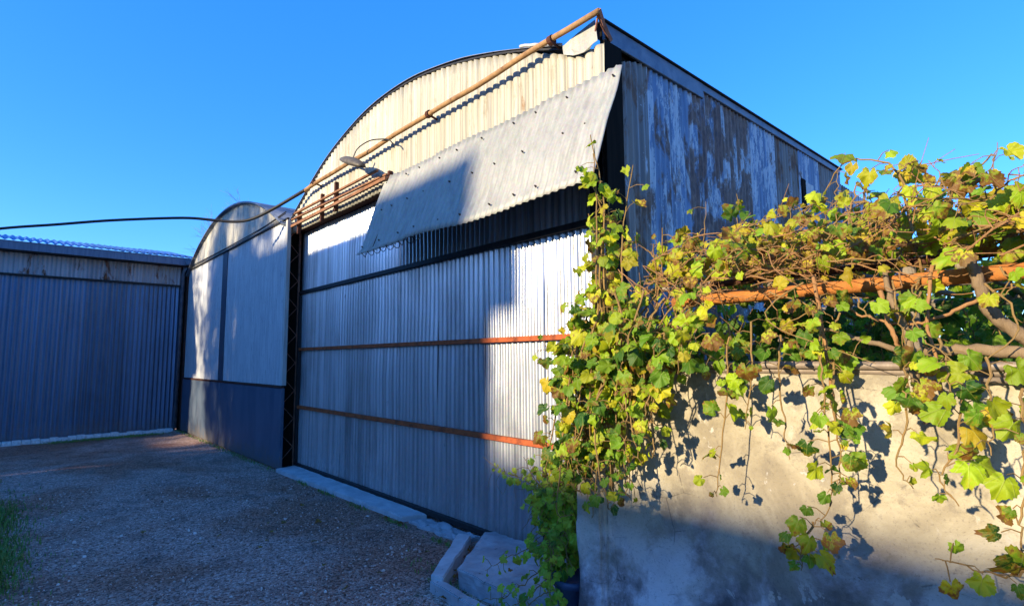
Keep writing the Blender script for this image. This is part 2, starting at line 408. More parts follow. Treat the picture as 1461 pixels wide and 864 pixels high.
def pebbles():
    mb = MB()
    ico = bmesh.new(); bmesh.ops.create_icosphere(ico, subdivisions=1, radius=1)
    iv = [v.co.copy() for v in ico.verts]; iff = [tuple(v.index for v in f.verts) for f in ico.faces]; ico.free()
    n = 0
    while n < 9500:
        u = 2.4 + 6.5 * R.random() ** 1.5; w = R.uniform(-1.2, 2.85)
        if w > 2.2 and u < 4.1: continue
        s = R.uniform(.0035, .0095) * (1.9 if R.random() < .07 else 1)
        z = .018 * noise.noise(Vector((u * .6, w * .6, 0))) + .010 * noise.noise(Vector((u * 2.1, w * 2.1, 3)))
        rot = Matrix.Rotation(R.uniform(0, 6.3), 3, Vector((R.random(), R.random(), R.random() + .1)).normalized())
        sc_ = Vector((R.uniform(.7, 1.5), R.uniform(.7, 1.2), R.uniform(.5, .8))) * s
        mb.add([rot @ Vector((p.x * sc_.x, p.y * sc_.y, p.z * sc_.z)) * R.uniform(.85, 1.1) + V(u, w, z + s * .25) for p in iv], iff)
        n += 1
    o = mb.build('loose_gravel', M['pebble']); tag(o, 'loose reddish grey gravel stones scattered over the yard', 'gravel', kind='stuff')
pebbles()
def grass(name, spots, label, n, h):
    vs, fs = [], []
    for _ in range(n):
        u, w, su, sw = R.choice(spots)
        x, y = R.gauss(u, su), R.gauss(w, sw); a = R.uniform(0, 6.3); hh = h * R.uniform(.4, 1.15)
        dx = Vector((math.cos(a), math.sin(a), 0)); lean = Vector((math.cos(a + 1.4), math.sin(a + 1.4), 0)) * R.uniform(0, .8) * hh
        b = V(x, y, -.01); wd = R.uniform(.003, .006); k = len(vs)
        vs += [b - dx * wd, b + dx * wd, b + lean * .35 + NZ * hh * .6 + dx * wd * .8, b + lean * .35 + NZ * hh * .6 - dx * wd * .8, b + lean + NZ * hh]
        fs += [(k, k + 1, k + 2, k + 3), (k + 3, k + 2, k + 4)]
    o = obj(name, vs, fs, M['grass']); tag(o, label, 'grass', kind='stuff')
grass('grass_tuft', [(5.7, -.12, .35, .11), (6.3, -.1, .35, .13), (6.0, -.3, .5, .15), (7.9, -.13, .5, .13), (7.0, -.2, 1.2, .22)], 'green grass tufts at the edge of the gravel yard', 9000, .065)
grass('grass_strip', [(14.72 - i * .02, 2.3 - i * .3, .10, .2) for i in range(6)], 'thin strip of grass along the foot of the blue steel shed', 2200, .03)

# ------------------------------------------------------------------ arched barn
AC, AR, AZ = 5.5, 5.5, 4.74
PROF = [(2.0, 3.70), (2.42, 3.895), (2.79, 4.05), (3.19, 4.22), (3.75, 4.415), (4.42, 4.595), (5.0, 4.70), (5.55, 4.735), (6.10, 4.715), (6.65, 4.625), (7.25, 4.46), (7.77, 4.245), (8.25, 4.01), (8.70, 3.77), (9.2, 3.50), (9.7, 3.2)]
def arch(u):
    u = min(max(u, 2.43), 8.95)
    for i in range(1, len(PROF) - 2):
        if PROF[i][0] <= u <= PROF[i + 1][0]:
            t = (u - PROF[i][0]) / (PROF[i + 1][0] - PROF[i][0]); h = PROF[i + 1][0] - PROF[i][0]
            m0 = (PROF[i + 1][1] - PROF[i - 1][1]) / (PROF[i + 1][0] - PROF[i - 1][0]) * h
            m1 = (PROF[i + 2][1] - PROF[i][1]) / (PROF[i + 2][0] - PROF[i][0]) * h
            return (2 * t ** 3 - 3 * t * t + 1) * PROF[i][1] + (t ** 3 - 2 * t * t + t) * m0 + (3 * t * t - 2 * t ** 3) * PROF[i + 1][1] + (t ** 3 - t * t) * m1
barn = thing('arched_barn', V(5.5, 3.3, 0), 'large corrugated metal barn with an arched gable and a wide galvanised door', 'barn')
GW = 3.10
def gable_fn(s, t):
    ragged = .014 * noise.noise(Vector((math.floor(s / .076) * 1.7, 3, 1)))
    top = arch(s) - .04 + ragged - (.04 if s < 3.6 else 0) * min(1, (3.6 - s))
    if s < 2.62: top = 3.92
    z0 = 3.57 + .006 * noise.noise(Vector((s * 9, 0, 0)))
    return V(s, GW, z0 + (top - z0) * t), NW
corrugated('gable_cladding', M['gable'], barn, 2.43, 8.72, gable_fn, 8, pitch=.092, amp=.018, per=10, thick=.0025, groove=True)
# curved roof sheet, its edge oversailing the gable
def roof_grid(name, w0, w1, zoff, u0, u1, mat):
    vs, fs = [], []; nu, nw = 60, 130
    for i in range(nu + 1):
        u = u0 + (u1 - u0) * i / nu
        for j in range(nw + 1):
            w = w0 + (w1 - w0) * j / nw
            d = Vector((0, (u - AC), arch(u) - (AZ - AR))).normalized()
            vs.append(V(u, w, arch(u) + zoff) + d * (.010 * math.cos(2 * math.pi * w / .076)) + NZ * (.010 * noise.noise(Vector((u * 1.6, w * .5, 2)))))
    for i in range(nu):
        for j in range(nw): fs.append((i * (nw + 1) + j, i * (nw + 1) + j + 1, (i + 1) * (nw + 1) + j + 1, (i + 1) * (nw + 1) + j))
    o = obj(name, vs, fs, mat, barn, True); md = o.modifiers.new('thickness', 'SOLIDIFY'); md.thickness = .004; return o
roof = roof_grid('roof', 3.062, 8.4, .0, 2.62, 8.9, M['roof'])
# roof rib showing as a dark line under the roof edge
rib = MB()
for a, b in zip([2.75 + i * .205 for i in range(30)], [2.75 + (i + 1) * .205 for i in range(30)]):
    pa, pb = V(a, 3.085, arch(a) - .028), V(b, 3.085, arch(b) - .028)
    k = len(rib.v)
    for p in (pa, pb):
        rib.v += [p + Vector((-.01, 0, -.008)), p + Vector((.03, 0, -.008)), p + Vector((.03, 0, .010)), p + Vector((-.01, 0, .010))]
    rib.f += [(k, k + 1, k + 5, k + 4), (k + 1, k + 2, k + 6, k + 5), (k + 2, k + 3, k + 7, k + 6), (k + 3, k, k + 4, k + 7)]
rib.build('roof_rib', M['dark'], roof)
fl = MB(); fl.tube([V(3.3 - i * .06, 3.06, arch(3.3 - i * .06) + .004 + .004 * (i % 2)) for i in range(9)], .014, .012, 6)
fl.build('edge_flashing', M['palepost'], roof)
# bent plate closing the roof corner
cp = [(2.80, 4.035), (2.66, 4.075), (2.47, 4.10), (2.452, 3.93), (2.50, 3.925), (2.54, 3.905), (2.59, 3.90), (2.63, 3.90), (2.70, 3.925), (2.79, 3.965)]
mb = MB(); k = len(cp)
vs = [V(u, 3.055 + .008 * math.sin(u * 40), z) for u, z in cp] + [V(u, 3.058 + .008 * math.sin(u * 40), z) for u, z in cp]
mb.add(vs, [tuple(range(k)), tuple(range(2 * k - 1, k - 1, -1))] + [(i, (i + 1) % k, (i + 1) % k + k, i + k) for i in range(k)])
mb.build('corner_plate', M['canopy'], barn)
# side wall
def side_fn(s, t):
    top = (4.0 if s < 4.6 else 4.065) - (.0 if s > 4.1 else .14 * (1 - min(1, max(0, (s - 3.3) / .5))) ** 2)
    return V(2.5, s, top * t), NU
corrugated('side_wall', M['side'], barn, 3.335, 8.2, side_fn, 14, amp=.010, sheet=.62, lap=.004, wob=.012)
corrugated('annex_wall', M['side'], barn, 8.2, 11.2, lambda s, t: (V(2.53, s, 3.98 * t - .02 * (s - 8)), NU), 6, amp=.010, sheet=.62)
MB().box((2.47, 3.16, 3.985), (2.495, 4.6, 4.13)).build('fascia', M['fascia'], barn)
MB().box((2.473, 4.603, 4.06), (2.495, 8.2, 4.13)).build('fascia', M['fascia'], barn)
MB().box((2.45, 3.14, 4.131), (2.66, 8.25, 4.145)).build('eave_cap', M['dark'], barn)
op = MB().box((2.474, 6.85, 3.34), (2.49, 6.96, 3.72), .002).build('dark_opening_slab', M['void'], barn)  # dark slab on the sheet stands in for an unlit opening
MB().box((2.466, 6.95, 3.40), (2.480, 7.18, 3.69), .003).build('board', M['shedup'], op)
MB().box((2.54, 3.30, 0), (2.62, 3.38, 3.95)).box((2.55, 3.12, 0), (2.62, 3.2, 3.55)).build('corner_post', M['dark'], barn)
mb = MB()
for i in range(9):
    a = V(2.50 + R.uniform(-.03, .03), 3.2 + R.uniform(-.05, .15), 3.68 + R.uniform(-.02, .12)); mb.tube(smooth_line([a, a + Vector((R.uniform(-.02, .1), R.uniform(-.04, .04), R.uniform(-.03, .12))), a + Vector((R.uniform(-.05, .16), R.uniform(-.06, .06), R.uniform(.0, .22)))], 3), R.uniform(.005, .013), .004, 6)
mb.build('broken_lath', M['timber'], barn)
MB().box((2.44, 3.115, 0), (2.465, 3.32, 3.96), 0).box((2.53, 3.2, 3.3), (2.55, 4.7, 4.10), 0).build('void_panel', M['void'], barn)  # black panels put in for the shaded void beside canopy and eave
# closed back parts so no light leaks in
MB().box((8.74, 3.32, 0), (8.78, 8.35, 3.72)).box((2.6, 8.33, 0), (8.74, 8.37, 3.75)).build('rear_wall', M['roof'], barn)
MB().box((2.56, 3.31, 2.4), (8.7, 3.34, 3.95), .0).build('inner_lining', M['void'], barn)
MB().box((2.45, 3.125, 3.60), (8.7, 3.30, 3.66)).build('header_beam', M['rustdark'], barn)

# door: sheets, rails, frame
door = MB().box((2.47, 3.29, .06), (8.55, 3.305, 3.59), 0).build('door', M['dark'], barn)
u = 2.47; k = 0
while u < 8.54:
    e = min(u + .774, 8.55)
    corrugated('sheet', M['door'], door, u, e + .02, lambda s, t: (V(s, 3.255 + .002 * (k % 2), .07 + (2.62 - .07) * t), NW), 10, amp=.0105, sheet=9, lap=0, wob=.016)
    u = e; k += 1
u = 2.47
while u < 8.54:
    e = min(u + .774, 8.55)
    corrugated('upper_sheet', M['door'], door, u, e + .02, lambda s, t: (V(s, 3.262 + .002 * (k % 2), 2.66 + .93 * t), NW), 6, amp=.0105, sheet=9, lap=0, wob=.008)
    u = e; k += 1
for z, m_, h in ((.908, 'rust', .024), (1.773, 'rust', .022), (2.643, 'dark', .026)):
    MB().box((2.38, 3.205, z - h), (8.55, 3.243, z + h), .003).build('rail', M[m_], door)
MB().box((2.36, 3.20, .035), (8.55, 3.245, .085), .003).build('bottom_rail', M['dark'], door)
MB().box((8.50, 3.20, .086), (8.55, 3.244, 2.60)).build('door_stile', M['dark'], door)
MB().box((3.255, 3.236, .09), (3.275, 3.244, .88), .002).build('door_edge', M['dark'], door)

# canopy over the door
can = MB()
CU0, CU1, CW0, CZ0, CW1, CZ1 = 2.25, 5.56, 3.06, 3.665, 2.70, 2.735
cdir = Vector((CW1 - CW0, 0, CZ1 - CZ0)); cn = Vector((-(CZ0 - CZ1), 0, (CW0 - CW1) )).normalized()
def can_fn(s, t):
    sag = .018 * math.sin(3.1 * s) * t + .02 * t * t * noise.noise(Vector((s * 1.3, t, 5)))
    p = V(s, CW0 + (CW1 - CW0) * t, CZ0 + (CZ1 - CZ0) * t + .02 * (s - 2.2) / 3.3 * (1 - t)) + cn * sag
    if t > .93 and s > 4.9: p += cn * (.05 * (t - .93) / .07 * (s - 4.9))
    return p, cn
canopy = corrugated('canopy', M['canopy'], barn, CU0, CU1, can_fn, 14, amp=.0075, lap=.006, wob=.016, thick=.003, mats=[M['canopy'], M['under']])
bm_ = MB().tube([Vector((0, 0, 0)), cn * .010, cn * .018], .009, .006, 6)
bolt0 = None
for t in (.10, .48, .90):
    for i in range(10):
        s = CU0 + .12 + i * .34 + R.uniform(-.09, .09)
        if s > CU1 - .04: continue
        p, _ = can_fn(s, t); p = p + cn * .008
        if bolt0 is None:
            bolt0 = obj('bolt', bm_.v, bm_.f, M['plug'], None); b = bolt0
        else:
            b = bolt0.copy(); COL.objects.link(b)
        b.parent = canopy; b.location = p - world_loc(canopy)
for s in (2.45, 3.9, 5.3):
    pa, _ = can_fn(s, .02); pb, _ = can_fn(s, .94)
    MB().tube([pa - cn * .03, pb - cn * .03], .016, .016, 6).build('canopy_strut', M['rustdark'], canopy)
# frayed wire mesh hanging from the canopy's far end
mb = MB()
for i in range(9):
    s = 5.45 - i * .13; p, _ = can_fn(s, .99)
    mb.tube(smooth_line([p, p + Vector((.03, -.03, -.045)), p + Vector((.02 + R.uniform(-.02, .02), -.10, -.04 + R.uniform(-.02, .02))), p + Vector((0, -.15, .0))], 4), .004, .004, 5)
mb.build('loose_wire', M['dark'], canopy)

# lattice column at the far side of the door
lat = thing('lattice_column', V(8.62, 3.1, 0), 'black steel lattice column between the wide door and the arched shed', 'column')
MB().box((8.70, 2.975, 0), (8.74, 3.30, 3.68)).build('back_plate', M['void'], lat)
for w in (2.995, 3.215): MB().box((8.58, w - .014, 0), (8.61, w + .014, 3.70)).build('chord', M['bracket'] if w > 3.1 else M['rustdark'], lat)
mb = MB()
for i in range(17):
    z = .1 + i * .21; a, b = (3.01, 3.20) if i % 2 == 0 else (3.20, 3.01)
    mb.tube([V(8.595, a, z), V(8.595, b, z + .21)], .006, .006, 6)
mb.build('lacing', M['bracket'], lat)

# steel angle rails bolted to the far end of the gable
rk = thing('rail_rack', V(7, 3.0, 3.5), 'rack of rusty steel rails bolted to the far end of the cream gable', 'rack')
for z0, z1, w, h, a, b in ((3.825, 3.815, 3.01, .012, 5.75, 8.4), (3.745, 3.70, 3.0, .010, 5.5, 8.45), (3.635, 3.655, 2.99, .019, 5.5, 8.4)):
    mb = MB(); mb.v = [V(uu, ww, zz + dz) for uu, zz in ((a, z1), (b, z0)) for ww in (w, w + .03) for dz in (-h, h)]
    mb.f = [(0, 1, 3, 2), (4, 6, 7, 5), (0, 4, 5, 1), (2, 3, 7, 6), (1, 5, 7, 3), (0, 2, 6, 4)]
    mb.build('rail', M['rackrail'], rk)
for uu, z0, z1 in ((5.51, 3.55, 3.75), (6.95, 3.58, 3.98), (7.4, 3.52, 3.92), (8.25, 3.5, 3.85)):
    MB().box((uu - .02, 3.035, z0), (uu + .02, 3.085, z1)).build('upright', M['rustdark'], rk)

# long pole across the gable
pole = thing('gable_pole', V(5, 2.9, 4.0), 'long ochre pole fixed level across the front of the gable', 'pole')
MB().tube([V(2.38 + i * .29, 2.985 + .006 * math.sin(i * 1.7), 4.097 + .006 * math.sin(i * .9) - .0012 * i) for i in range(20)], .023, .027, 12, jit=.05).build('tube', M['pole'], pole, True)
mb = MB(); mb.tube([V(2.385, 2.985, 4.11), V(2.42, 3.08, 4.05), V(2.465, 3.22, 4.0)], .02, .02, 4)
mb.build('end_bracket', M['bracket'], pole)
MB().tube([V(2.40, 3.0, 4.09), V(2.47, 3.05, 4.01)], .008, .008, 6).build('brace', M['bracket'], pole)
for uu in (2.86, 4.6, 6.4, 7.5):
    MB().tube([V(uu, 2.95, 4.09), V(uu, 3.09, 4.06)], .012, .012, 6).tube([V(uu - .02, 2.985, 4.09), V(uu + .02, 2.985, 4.09)], .039, .039, 12).build('clamp', M['rustdark'], pole)
# dark bent pipe running on from the pole, out over the yard
bp = [V(7.85, 2.985, 4.07), V(8.15, 2.90, 4.0), V(8.45, 2.75, 3.88), V(8.75, 2.55, 3.75), V(8.95, 2.36, 3.71), V(9.15, 2.1, 3.73), V(9.3, 1.72, 3.73), V(9.4, .9, 3.58), V(9.4, .28, 3.42), V(9.4, -.30, 3.27), V(9.4, -1.3, 2.95)]
o = MB().tube(smooth_line(bp, 6), .026, .016, 10).build('bent_pipe', M['dark'], None, True)
tag(o, 'dark bent pipe curving through the air from the gable pole over the yard', 'pipe')
# street style lamp head on the pole
lp = thing('flood_lamp', V(5.95, 2.8, 3.95), 'weathered lamp head with a bent wire hanger on the gable pole', 'lamp')
def lamp_shell():
    vs, fs = [], []; n, m = 12, 10
    ax = Vector((-.05, -.62, -.26)).normalized(); sd = ax.cross(NZ).normalized(); up = sd.cross(ax)
    c0 = V(6.22, 2.82, 4.02)
    for i in range(n + 1):
        t = i / n; wd = .105 * math.sin(math.pi * min(1, .12 + t * .80)) ** .7; ht = .07 * math.sin(math.pi * min(1, .15 + t * .75)) ** .8
        for j in range(m):
            a = 2 * math.pi * j / m
            hh = math.sin(a) * (ht if math.sin(a) > 0 else ht * .45)
            vs.append(c0 + ax * (t * .66) + sd * math.cos(a) * wd + up * hh)
    for i in range(n):
        for j in range(m): fs.append((i * m + j, i * m + (j + 1) % m, (i + 1) * m + (j + 1) % m, (i + 1) * m + j))
    fs += [tuple(range(m - 1, -1, -1)), tuple(n * m + j for j in range(m))]
    return obj('lamp_head', vs, fs, M['lamp'], lp, True)
lamp_shell()
MB().tube(smooth_line([V(6.0, 2.83, 3.97), V(5.93, 2.86, 4.09), V(5.72, 2.9, 4.13), V(5.5, 2.93, 4.09), V(5.35, 2.95, 4.04), V(5.3, 3.0, 3.97)], 6), .007, .007, 6).build('wire_hanger', M['dark'], lp)
MB().tube([V(6.2, 2.83, 4.02), V(6.4, 2.95, 4.08)], .016, .016, 8).build('socket_arm', M['rustdark'], lp)

# ------------------------------------------------------------------ small arched shed
shed = thing('arched_shed', V(11.7, 3, 0), 'smaller arched shed with pale weathered upper boards and slate blue lower panels', 'shed')
SW = 2.97; SC, SR, SZ = 11.72, 6.05, 4.60
def sarch(u): return SZ - SR + math.sqrt(max(.01, SR * SR - (u - SC) ** 2))
for a, b in ((8.50, 11.68), (11.98, 14.96)):
    corrugated('upper_panel', M['shedup'], shed, a, b, lambda s, t: (V(s, SW, 1.235 + 2.52 * t), NW), 6, pitch=.10, amp=.004, per=6, sheet=1.1, lap=.002)
for a, b in ((8.44, 11.72), (11.75, 14.97)):
    MB().box((a, SW - .02, .02), (b, SW + .03, 1.195), .006).build('lower_panel', M['shedlow'], shed)
MB().box((11.67, SW - .010, 1.234), (11.99, SW + .06, 3.744)).build('centre_post', M['postdark'], shed)
MB().box((8.44, SW - .032, 1.197), (14.97, SW + .02, 1.232)).build('mid_rail', M['rustdark'], shed)
MB().box((8.42, SW - .02, 1.235), (8.495, SW + .04, 3.74)).build('corner_post', M['palepost'], shed)
MB().box((14.975, SW - .03, 0), (15.03, SW + .03, 3.8)).build('corner_post', M['rustdark'], shed)
corrugated('arch_panel', M['shedarch'], shed, 8.60, 14.86, lambda s, t: (V(s, SW - .004, 3.775 + max(.01, sarch(s) - .03 - 3.775) * t), NW), 5, pitch=.10, amp=.005, per=6, sheet=.8, lap=.003)
MB().box((8.42, SW - .03, 3.745), (14.97, SW + .01, 3.772)).build('tie_rail', M['dark'], shed)
def shed_roof():
    vs, fs = [], []; us = [8.55 + i * (14.98 - 8.55) / 40 for i in range(41)]; ws = [2.90, 4.5, 6.5, 8.5]
    for u in us:
        for w in ws: vs.append(V(u, w, sarch(u)))
    for i in range(40):
        for j in range(3): fs.append((i * 4 + j, i * 4 + j + 1, (i + 1) * 4 + j + 1, (i + 1) * 4 + j))
    o = obj('roof', vs, fs, M['fascia'], shed, True); md = o.modifiers.new('thickness', 'SOLIDIFY'); md.thickness = .035; return o
shed_roof()
MB().box((8.80, SW + .06, 0), (14.9, SW + .1, 3.77), 0).box((14.9, SW + .1, 0), (14.94, 8.4, 3.8), 0).box((8.82, 8.36, 0), (14.9, 8.4, 3.8), 0).build('inner_wall', M['void'], shed)
mb = MB()
mb.tube(smooth_line([V(8.45, 2.93, 3.86), V(9.6, 2.92, 3.80), V(11.9, 2.925, 3.80), V(14.9, 2.93, 3.83)], 6), .010, .010, 6)
mb.tube(smooth_line([V(8.45, 2.925, 3.83), V(10.2, 2.905, 3.755), V(12.2, 2.905, 3.77), V(14.9, 2.93, 3.80)], 6), .006, .006, 6)
tag(mb.build('power_cable', M['dark']), 'dark double cable clipped along the arched shed front below its curved top', 'cable')

# ------------------------------------------------------------------ blue shed across the end of the yard
ls = thing('blue_shed', V(15.3, -2, 0), 'long low shed with blue corrugated steel front across the end of the yard', 'shed')
corrugated('wall', M['leftwall'], ls, -6, 2.86, lambda s, t: (V(15.24, s, -.06 + 3.47 * t), NU), 8, pitch=.088, amp=.010, sheet=.9)
corrugated('lintel', M['lintel'], ls, -6, 2.84, lambda s, t: (V(15.19, s, 3.43 + .43 * t), NU), 3, amp=.008, pitch=.076)
MB().box((15.15, -6, 3.39), (15.25, 2.85, 3.425)).build('lintel_rail', M['dark'], ls)
MB().box((14.86, -6, 3.87), (14.90, 3.02, 4.05)).build('fascia', M['fascia_left'], ls)
MB().box((14.90, -6, 3.865), (15.3, 3.0, 3.88)).build('soffit', M['dark'], ls)
corrugated('roof', M['leftroof'], ls, -6, 3.10, lambda s, t: (V(14.82 + 3.2 * t, s, 4.065 + .62 * t), (NZ + NU * .2).normalized()), 3, pitch=.13, amp=.018, thick=.003)
MB().tube([V(15.05, 2.90, 3.86), V(15.14, 2.88, 3.70), V(15.14, 2.88, .05)], .045, .045, 12).build('downpipe', M['fascia'], ls, True)
MB().box((14.8, 2.86, 3.88), (15.0, 3.05, 3.98)).build('gutter_end', M['fascia'], ls)
mb = MB()
for i in range(60):
    w = -6 + i * .147; mb.box((15.02 + R.uniform(-.03, .02), w, -.10), (15.21, w + .142, .045 + R.uniform(-.015, .02)), .01)
mb.build('stone_footing', M['whitestrip'], ls)
MB().box((15.27, -6, 0), (15.3, 2.9, 3.9), 0).box((15.06, 2.93, 0), (15.26, 3.2, 3.86), 0).box((18, -6, 0), (18.1, 2.9, 4.4), 0).build('inner_wall', M['void'], ls)  # black backing; the middle box is added to fill the bright gap between sheds

# ------------------------------------------------------------------ sill, step, kerb
def rough_mesh(corners, z0, z1, jit=.007, bev=.008):
    """a masonry block with worn, uneven edges; corners as (u, w) round the top"""
    bm = bmesh.new()
    top = [bm.verts.new(V(u, w, z1)) for u, w in corners]; bot = [bm.verts.new(V(u, w, z0)) for u, w in corners]
    bm.faces.new(top); bm.faces.new(bot[::-1]); k = len(top)
    for i in range(k): bm.faces.new((top[i], bot[i], bot[(i + 1) % k], top[(i + 1) % k]))
    bmesh.ops.recalc_face_normals(bm, faces=bm.faces[:])
    bmesh.ops.bevel(bm, geom=bm.edges[:], offset=bev, segments=2, affect='EDGES')
    bmesh.ops.triangulate(bm, faces=bm.faces[:])
    for _ in range(6):
        long_ = [e for e in bm.edges if e.calc_length() > .07]
        if not long_: break
        bmesh.ops.subdivide_edges(bm, edges=long_, cuts=1); bmesh.ops.triangulate(bm, faces=bm.faces[:])
    for v in bm.verts:
        n1 = Vector((noise.noise(v.co * 7), noise.noise(v.co * 7 + Vector((9, 0, 0))), noise.noise(v.co * 6 + Vector((0, 9, 0))) * .7))
        n2 = Vector((noise.noise(v.co * 23), noise.noise(v.co * 23 + Vector((9, 0, 0))), noise.noise(v.co * 23 + Vector((0, 9, 0)))))
        v.co += n1 * jit + n2 * jit * .6
    bm.verts.index_update()
    r = [v.co.copy() for v in bm.verts], [tuple(v.index for v in f.verts) for f in bm.faces]; bm.free(); return r
def rough_block(name, corners, z0, z1, mat, label, cat, group=None, jit=.007):
    vs, fs = rough_mesh(corners, z0, z1, jit); k = len(corners)
    o = obj(name, vs, fs, mat, None, False, V(sum(c[0] for c in corners) / k, sum(c[1] for c in corners) / k, 0))
    return tag(o, label, cat, group)
rough_block('door_sill', [(8.42, 2.90), (4.98, 2.96), (4.90, 3.20), (8.5, 3.21)], -.06, .05, M['concrete'], 'pale straight concrete sill along the foot of the wide door', 'sill')
rough_block('broken_paving', [(4.93, 2.98), (4.05, 2.99), (4.0, 3.20), (4.87, 3.20)], -.06, .022, M['slab'], 'rough broken concrete patch between the pale sill and the kerb', 'paving', jit=.035)
rough_block('concrete_kerb', [(4.06, 2.97), (3.42, 2.27), (3.31, 2.30), (3.93, 3.02)], -.05, .10, M['concrete'], 'concrete kerb stone set slanting out from the wide door', 'kerb')
rough_block('concrete_kerb', [(3.40, 2.245), (2.45, 2.20), (2.45, 2.27), (3.38, 2.32)], -.05, .075, M['slab'], 'low concrete kerb running towards the rendered wall, half under leaves', 'kerb')
rough_block('concrete_step', [(3.86, 3.10), (3.34, 2.44), (2.42, 2.44), (2.42, 3.18), (3.8, 3.18)], -.05, .12, M['slab'], 'worn concrete slab step under the near end of the door', 'step', jit=.016)

# ------------------------------------------------------------------ rendered wall
wall = thing('rendered_wall', V(1, 2.6, 0), 'stained cement rendered garden wall hung with vine shoots', 'wall')
def wall_face():
    vs, fs = [], []; n, m = 80, 40
    for i in range(n + 1):
        u = -2.2 + 4.22 * i / n
        for j in range(m + 1):
            z = 1.535 * j / m; d = .010 * noise.noise(Vector((u * 1.7, 0, z * 1.7))) + .004 * noise.noise(Vector((u * 7, 1, z * 7)))
            vs.append(V(u, 2.5 + d, z))
    k = len(vs)
    for i in range(n):
        for j in range(m): fs.append((i * (m + 1) + j, (i + 1) * (m + 1) + j, (i + 1) * (m + 1) + j + 1, i * (m + 1) + j + 1))
    vs += [V(-2.2, 2.68, 0), V(2.02, 2.68, 0), V(2.02, 2.68, 1.535), V(-2.2, 2.68, 1.535)]
    fs.append((k, k + 3, k + 2, k + 1))
    top = [i * (m + 1) + m for i in range(n + 1)]; fs.append(tuple(top) + (k + 2, k + 3))
    fs.append(tuple(n * (m + 1) + j for j in range(m + 1)) + (k + 2, k + 1))
    return obj('wall_face', vs, fs, M['render'], wall, True)
wf = wall_face(); wf.data.polygons.foreach_set('use_smooth', [len(p.vertices) == 4 for p in wf.data.polygons])
vs, fs = rough_mesh([(2.02, 2.452), (2.215, 2.452), (2.215, 2.70), (2.02, 2.70)], 0, 1.50, .012, .022); obj('pillar', vs, fs, M['render'], wall, True)
MB().tube([V(-2.2 + i * .45, 2.487, 1.565 + .002 * math.sin(i)) for i in range(10)], .017, .017, 10).build('coping_pipe', M['pipe'], wall, True)
MB().tube([V(-2.2 + i * .45, 2.508, 1.543) for i in range(10)], .016, .016, 10).build('coping_pipe', M['pipe'], wall, True)
MB().tube([V(-2.2, 2.478, 1.515), V(.36, 2.478, 1.518)], .011, .011, 10).build('short_pipe', M['pipe'], wall, True)

# ------------------------------------------------------------------ pergola above the wall
pg = thing('pergola', V(.8, 3, 0), 'log pergola with orange front beam carrying the grapevine above the wall', 'pergola')
def log(name, a, b, r, mat, seg=12, bow=.01):
    a, b = Vector(a), Vector(b); n = 12
    MB().tube([a.lerp(b, i / n) + Vector((R.gauss(0, .002), R.gauss(0, .002), bow * math.sin(math.pi * i / n))) for i in range(n + 1)], r, r * .93, seg, True, .05).build(name, mat, pg, True)
log('front_beam', V(-2.0, 2.54, 1.865), V(1.58, 2.54, 1.885), .031, M['log'])
log('upper_beam', V(-2.0, 2.70, 1.965), V(1.45, 2.70, 1.98), .018, M['rustdark'])
log('back_beam', V(-2.0, 4.9, 1.95), V(2.2, 4.9, 1.97), .04, M['timber'])
for uu in (-1.2, -.6, 0.05, .42, .78, 1.12, 1.46): log('rafter', V(uu, 2.62 + R.uniform(-.04, .08), 1.945), V(uu + R.uniform(-.1, .1), 5.0, 2.01), .018, M['timber'], 8)
for ww in (3.1, 3.7, 4.3): log('batten', V(-2.0, ww, 2.03), V(2.2, ww, 2.04), .018, M['timber'], 8)
for uu, ww in ((.565, 2.62), (-1.4, 2.62), (2.05, 4.9), (-1.0, 4.9)): log('post', V(uu, ww, 0), V(uu + .01, ww, 1.95), .030, M['timber'], 10, 0)
log('post', V(1.93, 2.43, 0.9), V(1.94, 2.43, 2.12), .015, M['twig'], 8, 0)

# ------------------------------------------------------------------ leaves
def leaf_variant():
    """a toothed, shallow-lobed grape leaf, cupped and curled; some are torn or withered"""
    n = 38; asym = R.uniform(-.10, .10); lobe = R.uniform(.05, .17); tear = R.uniform(0, 6.28) if R.random() < .35 else None; wid = R.uniform(.92, 1.12)
    o = []
    for i in range(n):
        a = 2 * math.pi * i / n                      # 0 = tip, pi = stalk
        d = abs(a - math.pi)
        r = .50 + .06 * math.cos(a) + lobe * (.5 + .5 * math.cos(a * 5)) * (.6 if math.cos(a) < -.3 else 1) - .06
        if d < .40: r *= .30 + .70 * (d / .40)
        r *= 1 + (.055 if i % 2 else -.045) + R.uniform(-.045, .045) + asym * math.sin(a)
        if tear is not None and abs(((a - tear + 3.14) % 6.28) - 3.14) < .28 and d > .6: r *= R.uniform(.45, .75)
        o.append((wid * r * math.sin(a), .42 + r * math.cos(a)))
    fold = R.uniform(-.6, 1.1); curl = R.uniform(-1.1, .8); droop = R.uniform(-.9, .3); ph = R.uniform(0, 6.3); wv = R.uniform(.03, .10); tw = R.uniform(-.5, .5)
    def bend(x, y):
        r = math.hypot(x, y - .4); a = math.atan2(x, y - .4)
        z = fold * abs(x) * .5 + curl * (y - .25) * abs(y - .25) * .5 + droop * r * r + wv * math.sin(5 * a + ph) * r * 2 + .02 * math.sin(11 * a + ph * 2) * r + tw * x * y * .6
        return Vector((x * (1 - .14 * abs(fold)), y - .08, z))
    c = (0, .38); k = n
    pts = [c] + [(c[0] + (x - c[0]) * .55, c[1] + (y - c[1]) * .55) for x, y in o] + o
    fs = []
    for i in range(k):
        j = (i + 1) % k
        fs.append((0, 1 + i, 1 + j)); fs.append((1 + i, 1 + k + i, 1 + k + j, 1 + j))
    return [bend(x, y) for x, y in pts], pts, fs
LEAVES = [leaf_variant() for _ in range(48)]
